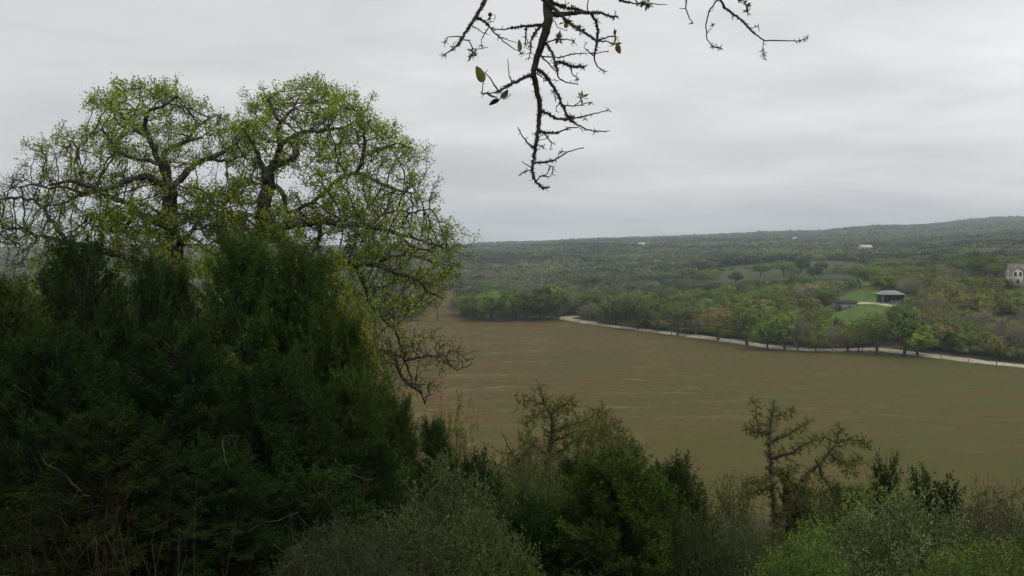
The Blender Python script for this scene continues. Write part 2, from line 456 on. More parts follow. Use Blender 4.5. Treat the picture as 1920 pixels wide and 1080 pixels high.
# terrain sheet
def build_ground():
    ys = np.concatenate([np.linspace(-40, 0, 9)[:-1], np.linspace(0, 24, 70)[:-1], np.linspace(24, 96, 45)[:-1], np.linspace(96, 230, 50)[:-1],
                         np.geomspace(230, 700, 170)[:-1], np.geomspace(700, 6500, 130)])
    us = np.linspace(-1, 1, 521)
    # width grows with distance
    half = np.maximum(40, np.maximum(ys, 0) * 0.92 + 40)
    X = us[None, :] * half[:, None]; Yg = np.repeat(ys[:, None], len(us), 1)
    Z = H(X, Yg)
    V = np.stack([X, Yg, Z], -1).reshape(-1, 3)
    ny, nx = X.shape
    a = np.arange(ny * nx).reshape(ny, nx)
    Q = np.stack([a[:-1, :-1], a[:-1, 1:], a[1:, 1:], a[1:, :-1]], -1).reshape(-1, 4)
    me = mesh_np('ground', V, Q, smooth=True)
    def blur(m, k=1):
        m = m.astype(float)
        for _ in range(k):
            m = (m + np.roll(m, 1, 1) + np.roll(m, -1, 1)) / 3
            mm = m.copy(); mm[1:-1] = (m[1:-1] + m[:-2] + m[2:]) / 3; m = mm
        return m
    for nm, mask, k in (('field', in_field(X, Yg) | zone(X, Yg, 'field2'), 1), ('lawn', zone(X, Yg, 'lawn'), 2), ('pasture', zone(X, Yg, 'pasture'), 2), ('near', Yg < 97, 1)):
        at = me.attributes.new(nm, 'FLOAT', 'POINT'); at.data.foreach_set('value', blur(mask, k).ravel().astype(np.float32))
    m = mat_new('ground_cover'); t = m.node_tree
    out = N(t, 'ShaderNodeOutputMaterial'); b = N(t, 'ShaderNodeBsdfPrincipled'); b.inputs['Roughness'].default_value = 0.95
    b.inputs['Specular IOR Level'].default_value = 0.1
    t.links.new(b.outputs[0], out.inputs[0])
    tc = N(t, 'ShaderNodeTexCoord')
    def noise(scale, st=(1, 1, 1), detail=5, rough=0.6, dist=0.0):
        mp = N(t, 'ShaderNodeMapping'); mp.inputs['Scale'].default_value = st; t.links.new(tc.outputs['Object'], mp.inputs[0])
        nz = N(t, 'ShaderNodeTexNoise'); nz.inputs['Scale'].default_value = scale; nz.inputs['Detail'].default_value = detail
        nz.inputs['Roughness'].default_value = rough; nz.inputs['Distortion'].default_value = dist
        t.links.new(mp.outputs[0], nz.inputs['Vector']); return nz.outputs['Fac']
    def mr(v, a, b_, c=0., d=1.):
        n = N(t, 'ShaderNodeMapRange'); n.inputs[1].default_value = a; n.inputs[2].default_value = b_; n.inputs[3].default_value = c; n.inputs[4].default_value = d
        t.links.new(v, n.inputs[0]); return n.outputs[0]
    def mix(f, a, b_):
        n = N(t, 'ShaderNodeMix', data_type='RGBA')
        for i, v in ((0, f), (6, a), (7, b_)):
            if isinstance(v, tuple): n.inputs[i].default_value = (*v, 1)
            elif isinstance(v, float): n.inputs[i].default_value = v
            else: t.links.new(v, n.inputs[i])
        return n.outputs[2]
    def mul(a, b_):
        n = N(t, 'ShaderNodeMath', operation='MULTIPLY')
        for i, v in enumerate((a, b_)):
            if isinstance(v, float): n.inputs[i].default_value = v
            else: t.links.new(v, n.inputs[i])
        return n.outputs[0]
    def attr(nm): n = N(t, 'ShaderNodeAttribute'); n.attribute_name = nm; return n.outputs['Fac']
    # hay field
    big = noise(0.012, (0.8, 1.3, 1), 3); med = noise(0.05, (0.8, 1.3, 1), 5, 0.65, 0.6); fine = noise(1.1, (1, 1, 1), 4, 0.7)
    mott = noise(0.35, (0.8, 1.2, 1), 5, 0.7)
    f = mix(mr(big, 0.42, 0.58), (0.142, 0.084, 0.030), (0.108, 0.082, 0.024))
    f = mix(mul(mr(med, 0.47, 0.58), 0.65), f, (0.078, 0.082, 0.022))
    f = mix(mul(mr(noise(0.05, (0.6, 1.5, 1), 6, 0.65, 1.0), 0.49, 0.60), 0.5), f, (0.155, 0.086, 0.034))
    f = mix(mul(mr(noise(0.15, (0.6, 1.3, 1), 6, 0.7, 0.6), 0.50, 0.62), 0.55), f, (0.088, 0.086, 0.026))
    f = mix(mul(mr(noise(0.11, (0.5, 1.4, 1), 6, 0.7, 0.8), 0.54, 0.64), 0.6), f, (0.158, 0.148, 0.066))
    f = mix(mul(mr(noise(0.13, (0.5, 1.3, 1), 6, 0.7, 0.8), 0.57, 0.66), 0.7), f, (0.21, 0.21, 0.118))
    f = mix(mul(mr(mott, 0.45, 0.60), 0.5), f, (0.062, 0.048, 0.016))
    f = mix(mul(mr(fine, 0.45, 0.62), 0.35), f, (0.165, 0.128, 0.056))
    sp0 = N(t, 'ShaderNodeSeparateXYZ'); t.links.new(tc.outputs['Object'], sp0.inputs[0])
    f = mix(mul(mr(sp0.outputs[1], 180., 115.), mr(med, 0.42, 0.56, 0.35, 0.9)), f, (0.094, 0.096, 0.024))
    # greener towards the road side of the field
    sp = N(t, 'ShaderNodeSeparateXYZ'); t.links.new(tc.outputs['Object'], sp.inputs[0])
    gx = mul(mr(sp.outputs[0], 5., 95.), mr(med, 0.42, 0.56, 0.35, 1.0))
    f = mix(mul(gx, 0.8), f, (0.088, 0.098, 0.028))
    # wood floor and meadow
    wood = mix(mr(noise(0.08), 0.35, 0.65), (0.055, 0.065, 0.03), (0.09, 0.09, 0.045))
    lawn = mix(mr(noise(0.25), 0.4, 0.6), (0.075, 0.135, 0.026), (0.12, 0.19, 0.036))
    past = mix(mr(noise(0.06, (0.5, 1.6, 1)), 0.4, 0.6), (0.058, 0.088, 0.028), (0.085, 0.092, 0.045))
    near = mix(mr(noise(2.2), 0.4, 0.62), (0.045, 0.05, 0.02), (0.10, 0.085, 0.05))
    c = mix(attr('near'), wood, near)
    c = mix(attr('lawn'), c, lawn); c = mix(attr('pasture'), c, past); c = mix(attr('field'), c, f)
    t.links.new(c, b.inputs['Base Color'])
    bp = N(t, 'ShaderNodeBump'); bp.inputs['Strength'].default_value = 0.8; bp.inputs['Distance'].default_value = 0.35
    t.links.new(noise(1.2, (1, 1, 1), 7, 0.8), bp.inputs['Height']); t.links.new(bp.outputs[0], b.inputs['Normal'])
    o = obj('ground', me, m); tag(o, kind='structure')
build_ground()

def strip(name, center, width, mat, lift=0.06, zf=H):
    c = catmull(center, 14); d = norm(np.gradient(c, axis=0)); nrm = np.c_[-d[:, 1], d[:, 0]]
    w = width / 2 * (1 + 0.10 * np.sin(np.arange(len(c)) * 0.9) + 0.06 * np.sin(np.arange(len(c)) * 2.3))
    offs = np.linspace(-1, 1, 9); rows = []
    for o_ in offs:
        q = c + nrm * (w * o_)[:, None]; z = zf(q[:, 0], q[:, 1]) + lift + 0.05 * (1 - o_ * o_)
        rows.append(np.c_[q, z])
    # outer edges turn down into the soil
    for s_ in (-1, 1):
        q = c + nrm * ((w + 0.25) * s_)[:, None]; z = zf(q[:, 0], q[:, 1]) - 0.1
        rows.insert(0 if s_ < 0 else len(rows), np.c_[q, z])
    V = np.stack(rows, 1); n, k = V.shape[:2]; a = np.arange(n * k).reshape(n, k)
    Q = np.stack([a[:-1, :-1], a[:-1, 1:], a[1:, 1:], a[1:, :-1]], -1).reshape(-1, 4)
    me = mesh_np(name, V.reshape(-1, 3), Q, smooth=True)
    at = me.attributes.new('across', 'FLOAT', 'POINT'); at.data.foreach_set('value', np.tile(np.r_[-1.1, offs, 1.1], n).astype(np.float32))
    o = obj(name, me, mat); tag(o, kind='structure'); return o
M_gravel = rough_mat('pale_caliche_gravel', (0.44, 0.39, 0.29), (0.60, 0.54, 0.42), 0.8, 0.2, stretch=(1, 1, 1), c3=(0.29, 0.27, 0.19), scale2=0.09)
def road_mat():
    m = M_gravel.copy(); m.name = 'rutted_caliche_road'; t = m.node_tree; b = next(q for q in t.nodes if q.type == 'BSDF_PRINCIPLED')
    src = b.inputs['Base Color'].links[0].from_socket; at = N(t, 'ShaderNodeAttribute'); at.attribute_name = 'across'
    ab = N(t, 'ShaderNodeMath', operation='ABSOLUTE'); t.links.new(at.outputs['Fac'], ab.inputs[0])
    nz = N(t, 'ShaderNodeTexNoise'); nz.inputs['Scale'].default_value = 0.5; nz.inputs['Detail'].default_value = 5; tc = N(t, 'ShaderNodeTexCoord'); t.links.new(tc.outputs['Object'], nz.inputs['Vector'])
    ad = N(t, 'ShaderNodeMath', operation='ADD'); t.links.new(ab.outputs[0], ad.inputs[0]); mu = N(t, 'ShaderNodeMath', operation='MULTIPLY'); mu.inputs[1].default_value = 0.7
    t.links.new(nz.outputs['Fac'], mu.inputs[0]); t.links.new(mu.outputs[0], ad.inputs[1])
    rp = N(t, 'ShaderNodeValToRGB'); e = rp.color_ramp.elements; e[0].position = 0.40; e[0].color = (.7,) * 3 + (1,); e[1].position = 0.52; e[1].color = (0, 0, 0, 1)
    e3 = e.new(1.15 / 1.5); e3.color = (0, 0, 0, 1); e4 = e.new(1.32 / 1.5); e4.color = (1, 1, 1, 1)
    dv = N(t, 'ShaderNodeMath', operation='DIVIDE'); dv.inputs[1].default_value = 1.5; t.links.new(ad.outputs[0], dv.inputs[0])
    e[0].position /= 1.5; e[1].position /= 1.5
    t.links.new(dv.outputs[0], rp.inputs[0]); mx = N(t, 'ShaderNodeMix', data_type='RGBA'); t.links.new(rp.outputs[0], mx.inputs[0]); t.links.new(src, mx.inputs[6]); mx.inputs[7].default_value = (.20, .185, .11, 1)
    t.links.new(mx.outputs[2], b.inputs['Base Color']); return m
strip('road', road_c, 6.2, road_mat())
def gpt(px, Y):
    x = (px - 960) / F * Y; return np.array([x, Y])
drive = [gpt(1603, 352), gpt(1612, 347), gpt(1625, 341), gpt(1645, 333), gpt(1665, 326), gpt(1682, 324)]
strip('driveway', drive, 3.4, M_gravel)
strip('lane', [gpt(868, 590), gpt(880, 560), gpt(900, 545), gpt(925, 535), gpt(960, 540)], 5.0, M_gravel)

# ------------------------------------------------------------ valley trees
def setmat(o, mat):
    o.material_slots[0].link = 'OBJECT'; o.material_slots[0].material = mat

def lobes(h, w, n, flat, low):
    out = []
    for k in range(n):
        a = k * 2.4 + rng.uniform(0, 1); rr = w * 0.5 * (0.0 if k == 0 else rng.uniform(0.35, 0.62))
        s = w * rng.uniform(0.20, 0.31) * (1.15 if k == 0 else 1)
        top = h * (1 - 0.45 * (rr / (w * 0.5)) ** 1.5) * rng.uniform(0.88, 1.0)
        zc = max(top - s * flat, low + s * flat * 0.7)
        out.append((rr * math.cos(a), rr * math.sin(a), zc, s, s * flat))
    return out

def crown_tree(h, w, nlobe=7, flat=0.75, low=0.22, ncard=2400, card=(0.55, 0.40), trunk=0.28, stick=False, twigs=False, natt=230):
    """a tree standing on the origin: trunk and limbs mesh, crown mesh"""
    L = lobes(h, w, nlobe, flat, h * low)
    att = []
    for x, y, z, s, sz in L:
        v = rand_dirs(natt // nlobe) * (rng.uniform(0.5, 1.0, (natt // nlobe, 1)) ** 0.4)
        att.append(v * (s, s, sz) + (x, y, z))
    att = np.concatenate(att); att = att[att[:, 2] > h * low * 0.7]
    sk = Skel(); lean = rng.normal(size=2) * 0.06 * h
    hz = h * (low + 0.08)
    sk.poly([(0, 0, -0.6), (lean[0] * .3, lean[1] * .3, hz * .5), (lean[0], lean[1], hz)], trunk, trunk * .8, D=0.5, root=True)
    p, par, r = sk.arr()
    D = 0.42 * h / 7
    P2, par2 = colonize(p, par, att, D, D * 9, D * 1.25, 60, 0.28)
    rad = pipe(par2, 0.022 if not stick else 0.028, 2.1); rad = np.minimum(rad, trunk); rad[:len(r)] = np.maximum(rad[:len(r)], r)
    V, Q = tube_edges(P2, par2, rad, 5 if not stick else 4)
    tm = MB(); tm.add(V, Q)
    # foliage gathers about the outer nodes
    deg = np.bincount(par2[par2 >= 0], minlength=len(P2))
    tips = np.where((deg == 0) | (rad < 0.06))[0]; tips = tips[P2[tips, 2] > h * low]
    if stick:
        c = P2[rng.choice(tips, ncard)] + rng.normal(size=(ncard, 3)) * 0.18
        out = norm(c - np.array([0, 0, h * 0.35])); d = norm(out * 0.9 + rand_dirs(ncard, 0.3) * 0.8)
        V, Q = leaf_quads(c, d, rng.uniform(0.5, 1.2, ncard), 0.055)
    else:
        c = P2[rng.choice(tips, ncard)] + rng.normal(size=(ncard, 3)) * 0.30 * (w / 9)
        LA = np.array(L); dd = ((c[:, None] - LA[None, :, :3]) / LA[None, :, [3, 3, 4]]); k = (dd ** 2).sum(2).argmin(1)
        nr = norm(dd[np.arange(ncard), k] + rng.normal(size=(ncard, 3)) * 0.3)
        V, Q = leaf_quads(c, rand_dirs(ncard), rng.uniform(0.6, 1.2, ncard) * card[0] * h / 7, rng.uniform(0.7, 1.2, ncard) * card[1] * h / 7, nrm=nr)
    cm = mesh_np('crown', V, Q)
    return tm.mesh('trunk', True), cm

VAR = {}
def mk(name, **k):
    t, c = crown_tree(**k); VAR[name] = (t, c, k['h'], k['w'])
mk('wide1', h=7.0, w=11.0, nlobe=9, flat=0.62, low=0.20, ncard=3400)
mk('wide2', h=7.0, w=9.5, nlobe=8, flat=0.7, low=0.22, ncard=3000)
mk('round1', h=7.0, w=7.5, nlobe=7, flat=0.95, low=0.16, ncard=2600)
mk('round2', h=7.0, w=6.5, nlobe=6, flat=1.0, low=0.2, ncard=2300)
mk('airy1', h=7.0, w=7.0, nlobe=9, flat=0.8, low=0.25, ncard=1500, card=(0.42, 0.30))
mk('airy2', h=7.0, w=8.5, nlobe=10, flat=0.7, low=0.28, ncard=1500, card=(0.42, 0.30))
mk('bush', h=7.0, w=9.0, nlobe=7, flat=0.9, low=0.04, ncard=2600, trunk=0.15)
mk('bare1', h=7.0, w=6.5, nlobe=8, flat=1.0, low=0.22, ncard=2200, stick=True, natt=420, trunk=0.2)
mk('bare2', h=7.0, w=8.0, nlobe=9, flat=0.85, low=0.2, ncard=2400, stick=True, natt=480, trunk=0.22)
MATC = {'olive': M_v_olive, 'green': M_v_green, 'bright': M_v_bright, 'dark': M_v_dark, 'brown': M_v_brown, 'grey': M_v_grey}
for k, v in VAR.items():
    v[0].materials.append(M_bark_mid); v[1].materials.append(M_v_olive)

def valley_tree(var, x, y, h, w, col, label, group=None, rz=None, name='valley_tree', cat='tree'):
    tm, cm, h0, w0 = VAR[var]
    o = empty(name, (x, y, float(H(x, y)) - 0.05), rng.uniform(0, 6.28) if rz is None else rz, (w / w0, w / w0, h / h0))
    a = bpy.data.objects.new('trunk', tm); COL.objects.link(a); a.parent = o
    if col == 'grey' or var.startswith('bare'): setmat(a, M_bark_grey)
    b = bpy.data.objects.new('crown', cm); COL.objects.link(b); b.parent = o
    setmat(b, MATC[col])
    tag(o, label, cat, group)
    return o

def Yflat(py): return CAMZ * F / (py - HZ)
taken = []
# (px, base row, top row, crown width px, variant, colour, label)
HERO = [
 (1347, 640, 568, 92, 'airy2', 'brown', 'brown budding oak with several leaning stems behind the gravel road'),
 (1305, 630, 588, 50, 'airy1', 'grey', 'small grey twiggy tree left of the brown budding oak by the road'),
 (1402, 648, 562, 84, 'airy1', 'green', 'mid green oak on tall thin stems between the brown oak and the lime green tree'),
 (1440, 657, 588, 78, 'wide2', 'bright', 'lime green tree with low crown on the field side of the road'),
 (1472, 656, 578, 66, 'round1', 'bright', 'taller lime green tree rising over the low lime green one'),
 (1498, 658, 590, 66, 'bare1', 'grey', 'pale leafless tree with spreading limbs right of the lime green pair'),
 (1530, 660, 610, 60, 'bush', 'green', 'grey green bush between the leafless tree and the lawn'),
 (1590, 662, 610, 56, 'airy1', 'olive', 'thin olive sapling behind the road below the low shed'),
 (1562, 662, 618, 40, 'bare1', 'grey', 'small bare grey sapling beside the road below the lawn'),
 (1645, 669, 578, 96, 'airy2', 'olive', 'grey olive oak on the roadside below the open barn'),
 (1694, 670, 575, 88, 'round1', 'green', 'tall bright green tree on the roadside in front of the brown slope'),
 (1722, 672, 600, 70, 'round2', 'bright', 'lower yellow green tree leaning right with a bent trunk at the roadside'),
 (1610, 664, 622, 46, 'airy1', 'brown', 'short brown budding tree left of the grey olive roadside oak'),
 (1918, 678, 643, 62, 'bush', 'dark', 'round grey green bush by the road at the right edge'),
 # grove at the road bend
 (893, 603, 545, 70, 'bush', 'green', 'leftmost leafy tree of the grove at the far end of the field'),
 (925, 603, 540, 74, 'round1', 'olive', 'second tree from the left in the far grove, olive and broad'),
 (958, 604, 536, 70, 'wide2', 'green', 'green tree third from the left in the far grove'),
 (990, 603, 535, 64, 'round1', 'dark', 'dark tree in the middle of the far grove'),
 (1018, 604, 533, 66, 'round2', 'dark', 'dark tall tree in the far grove just left of the road end'),
 (1046, 602, 538, 60, 'wide2', 'dark', 'dark overhanging tree above the bend of the gravel road'),
 (1118, 600, 548, 74, 'round1', 'dark', 'dark grey tree just right of the road bend'),
 (1154, 612, 548, 76, 'wide2', 'dark', 'dark spreading oak over the small white vehicle'),
 (1195, 620, 545, 78, 'wide1', 'dark', 'dark open oak second from the road bend on the far roadside'),
 (1232, 624, 550, 80, 'airy2', 'olive', 'olive oak with pale gaps among its stems behind the road'),
 (1272, 630, 560, 64, 'airy1', 'olive', 'olive thin oak left of the small grey twiggy tree'),
 (1178, 611, 592, 60, 'bush', 'olive', 'low olive bush beside the road under the dark oak'),
 (1222, 616, 598, 60, 'bush', 'green', 'low grey green bush beside the road under the olive oak'),
 (1258, 620, 603, 56, 'bush', 'green', 'low bush at the roadside right of the grey green bush'),
 (838, 606, 545, 3, None, None, None),
]
for px, by, ty, w, var, col, lab in HERO:
    if var is None: continue
    Y = Yflat(by) + (4 if by < 625 and px > 870 else 0); x, y = gpt(px, Y)
    h = (H(x, y) * 0 + (CAMZ - (ty - HZ) / F * Y)) - float(H(x, y))
    valley_tree(var, x, y, h, w / F * Y, col, lab, 'trees along the gravel road' if px > 1100 else 'grove at the far end of the field')
    taken.append((x, y, w / F * Y * 0.42))
# trees standing beyond, given by column, distance, height, width
HERO2 = [
 (1000, 385, 11, 15, 'wide1', 'bright', 'yellow green crown rising behind the far grove'),
 (1070, 392, 11, 13, 'wide2', 'bright', 'bright green tree behind the bend of the gravel road'),
 (1040, 400, 13, 13, 'round1', 'bright', 'tallest yellow green tree behind the far grove'),
 (960, 395, 10.5, 12, 'wide2', 'green', 'green broad tree behind the left half of the far grove'),
 (905, 480, 11, 14, 'wide2', 'bright', 'bright green tree beside the far lane above the grove'),
 (1104, 380, 10, 12, 'wide2', 'green', 'leafy green tree behind the dark grey tree at the road bend'),
 (1340, 430, 9.5, 12, 'round1', 'dark', 'dark round live oak alone before the open pasture'),
 (1284, 470, 9, 18, 'wide1', 'dark', 'dark broad oak left of the lone round live oak'),
 (1310, 400, 9, 10, 'round2', 'bright', 'small bright green tree below the lone round live oak'),
 (1470, 560, 11, 17, 'airy2', 'olive', 'olive oak with open stems standing in the pasture'),
 (1426, 570, 9.5, 14, 'airy2', 'olive', 'pale olive oak in the pasture left of the open stemmed oak'),
 (1505, 590, 11, 12, 'round2', 'dark', 'dark upright oak in the pasture right of the open stemmed oak'),
 (1540, 600, 7, 11, 'round1', 'green', 'low blue green tree at the right end of the pasture'),
 (1380, 540, 7, 9, 'round2', 'dark', 'small dark round tree in the pasture on the left'),
 (1330, 600, 8.5, 18, 'wide1', 'olive', 'broad grey oak at the left edge of the pasture'),
 (1614, 420, 13, 11, 'airy1', 'olive', 'tall open crowned tree above the gravel drive'),
 (1655, 372, 9.0, 11.5, 'round1', 'green', 'deep green round tree behind the open barn'),
 (1640, 430, 11, 16, 'wide1', 'olive', 'olive spreading oak up the slope from the barn'),
 (1704, 430, 10.5, 18, 'wide1', 'green', 'wide green oak up the slope between barn and house'),
 (1850, 395, 11, 17, 'wide2', 'green', 'deep green oak just left of the cream house'),
 (1795, 420, 10, 10, 'airy1', 'olive', 'leaning olive oak left of the deep green oak by the house'),
 (1760, 460, 9, 14, 'wide2', 'dark', 'dark oak on the rise behind the pale parked vehicles'),
 (1520, 385, 9, 17, 'wide2', 'grey', 'grey budding tree above the roof of the low shed'),
 (1555, 372, 8, 13, 'airy2', 'grey', 'second grey budding tree right behind the low shed'),
 (1500, 415, 10.5, 16, 'wide1', 'green', 'green topped oak above the grey budding trees'),
]
for px, Y, h, w, var, col, lab in HERO2:
    x, y = gpt(px, Y); valley_tree(var, x, y, h, w, col, lab, 'larger trees of the valley'); taken.append((x, y, w * 0.42))

# structures keep their room
KEEP = [(gpt(1668, 333), 9.0), (gpt(1584, 338), 10.0), (gpt(1912, 333), 13), (gpt(1128, 368), 4), (gpt(1790, 352), 4), (gpt(1850, 345), 4)]
SIGHT = [(1560, 1608, 338), (1636, 1700, 331), (1886, 1925, 330)]      # the wood stands lower in front of the buildings
roadc = catmull(road_c, 6)

def place_words(px, Y):
    if px < 790: return 'left of the second brown field'
    if Y < 470:
        if px < 1100: return 'behind the far grove'
        if px < 1300: return 'in the dark wood behind the road bend'
        if px < 1400: return 'between the road and the lone round live oak'
        if px < 1560 and Y < 345: return 'in the olive thicket left of the low shed'
        if px < 1560: return 'behind the olive thicket below the pasture'
        if px < 1700 and Y < 300: return 'between the road and the lawn'
        if px >= 1700 and Y < 345: return 'on the slope below the cream house'
        return 'on the rise around barn and cream house'
    if px < 1100: return 'on the low ground beyond the far grove'
    if px < 1300: return 'in the wood left of the pasture'
    if px < 1600: return 'around the pasture'
    return 'on the rise above the barn'

MARKS = [(870, 380, 'left end of the far grove'), (960, 385, 'middle of the far grove'), (1060, 375, 'road bend'), (1128, 372, 'small white vehicle'), (1195, 318, 'second dark oak from the road bend'),
 (1232, 312, 'olive oak with pale gaps'), (1284, 470, 'dark broad oak'), (1340, 430, 'lone round live oak'), (1347, 281, 'brown budding roadside oak'), (1402, 268, 'tall thin stemmed oak'), (1440, 257, 'lime green roadside pair'),
 (1498, 255, 'pale leafless roadside tree'), (1500, 415, 'grey budding trees'), (1584, 338, 'low shed'), (1610, 250, 'short brown roadside tree'), (1669, 333, 'open barn'), (1645, 242, 'grey olive roadside oak'), (1694, 241, 'bright green roadside tree'),
 (1800, 352, 'left white vehicle'), (1851, 345, 'white vehicle downhill from the house'), (1912, 333, 'cream house'), (1918, 232, 'round roadside bush'), (1780, 236, 'bare stretch of gravel road'), (1850, 395, 'deep green oak by the house'),
 (1704, 430, 'wide green oak above the barn'), (1470, 560, 'open stemmed pasture oak'), (1015, 560, 'utility pole'), (821, 356, 'bare forked snag'), (1400, 330, 'olive thicket'), (1780, 290, 'brown slope')]
def near_mark(px, y):
    best = min(MARKS, key=lambda m: (px - m[0]) ** 2 + ((y - m[1]) * 1.4) ** 2)
    dx, dy = px - best[0], (y - best[1]) * 1.4
    if abs(dx) > abs(dy): rel = ('just ' if abs(dx) < 30 else '') + ('right of' if dx > 0 else 'left of')
    else: rel = ('just ' if abs(dy) < 30 else '') + ('behind' if dy > 0 else 'in front of')
    return best[2], rel
ADJ = {'olive': 'olive', 'green': 'green', 'bright': 'bright green', 'dark': 'dark green', 'brown': 'brown budding', 'grey': 'grey'}
def pick(px, Y, r):
    """colour of a tree by where it stands"""
    q = rng.random()
    if px < 870: tab = [('olive', .45), ('grey', .75), ('green', 1)]
    elif px < 1100: tab = [('grey', .38), ('olive', .72), ('green', .86), ('brown', .93), ('dark', 1)]
    elif px < 1330: tab = [('olive', .38), ('dark', .58), ('grey', .82), ('green', .93), ('brown', 1)]
    elif px < 1560 and Y < 420: tab = [('olive', .5), ('brown', .72), ('green', .88), ('dark', .93), ('grey', 1)]
    elif px < 1720 and Y < 300: tab = [('grey', .4), ('olive', .8), ('green', 1)]
    elif Y < 345: tab = [('brown', .40), ('dark', .58), ('olive', .80), ('grey', .96), ('green', 1)]
    else: tab = [('olive', .42), ('brown', .52), ('green', .68), ('dark', .86), ('grey', 1)]
    for c, t in tab:
        if q <= t: break
    if c == 'grey': v = rng.choice(['bare1', 'bare2', 'bare2', 'airy2'])
    elif c == 'brown': v = rng.choice(['wide2', 'airy2', 'bush', 'round1'])
    elif c == 'dark': v = rng.choice(['wide1', 'round1', 'bush', 'wide2'])
    else: v = rng.choice(['wide1', 'wide2', 'round1', 'round2', 'airy1', 'airy2', 'bush'])
    return c, str(v)

cnt = 0; kcnt = {}
def nm0(var, h): return 'bare_tree' if var.startswith('bare') else ('bushy_tree' if var == 'bush' or h < 4 else 'oak_tree')
Yc = 236.0; far_pts = []
while Yc < 700:
    sp = 7.6 + (Yc - 236) * 0.008
    xs = np.arange((-0.165 if Yc < 345 else -0.5) * Yc, 0.63 * Yc, sp)
    for x0 in xs:
        x = x0 + rng.uniform(-.42, .42) * sp; y = Yc + rng.uniform(-.42, .42) * sp
        px, py = scr(x, y)
        if in_field(np.array([x]), np.array([y]))[0]: continue
        if zone(np.array([x]), np.array([y]))[0]: continue
        if ((roadc - (x, y)) ** 2).sum(1).min() < 5.5 ** 2: continue
        if any((x - a) ** 2 + (y - b) ** 2 < (r_ + 1.2) ** 2 for a, b, r_ in taken): continue
        if any(((c_[0] - x) ** 2 + (c_[1] - y) ** 2) < r_ ** 2 for c_, r_ in KEEP): continue
        col, var = pick(px, y, 0)
        h = rng.uniform(5.8, 9.4); w = h * rng.uniform(1.05, 1.5)
        if px < 1300 and y < 420: h *= 1.15; w *= 1.1
        low = False
        for a, b, Yb in SIGHT:
            if a - 8 < px < b + 8 and Yb - 75 < y < Yb:
                # the crown must stay under the sight line to the building foot
                xb, yb = gpt(px, Yb); zb = float(H(xb, yb)) - 0.1
                zl = CAMZ + (zb - CAMZ) * y / Yb; hm = zl - float(H(x, y))
                if hm < 1.6: low = True
                h = min(h, hm); w = min(w, max(2.5, h * 1.6))
        # keep the lawn and pasture in view
        for a, b, yt in ((1556, 1650, 607), (1290, 1400, 531), (1400, 1600, 523)):
            if a < px < b and py > yt:
                zt = yt; zl = CAMZ - (zt - HZ) / F * y; hm = zl - float(H(x, y))
                if hm < 1.3: low = True
                h = min(h, hm); w = min(w, max(2.5, h * 1.8))
        if low: continue
        if y > 470 or px < 700 or (kcnt.get(nm0(var, h), 0) >= 255):
            far_pts.append((x, y, h, w, col)); continue
        bare = var.startswith('bare')
        nm = nm0(var, h); kcnt[nm] = kcnt.get(nm, 0) + 1
        kind = {'bare_tree': 'leafless twiggy tree', 'bushy_tree': 'bushy low tree', 'oak_tree': 'spreading tree'}[nm]
        words = place_words(px, y)
        lm, rel = near_mark(px, y); sz = 'small' if h < 5 else 'tall' if h > 9 else 'broad' if w > 10.5 else 'mid sized'
        valley_tree(var, x, y, h, w, col, f'{sz} {ADJ[col]} {kind} {rel} the {lm}', f'wood trees near the {lm}', name=nm)
        cnt += 1
    Yc += sp * 0.86
print('valley trees', cnt, 'far', len(far_pts))

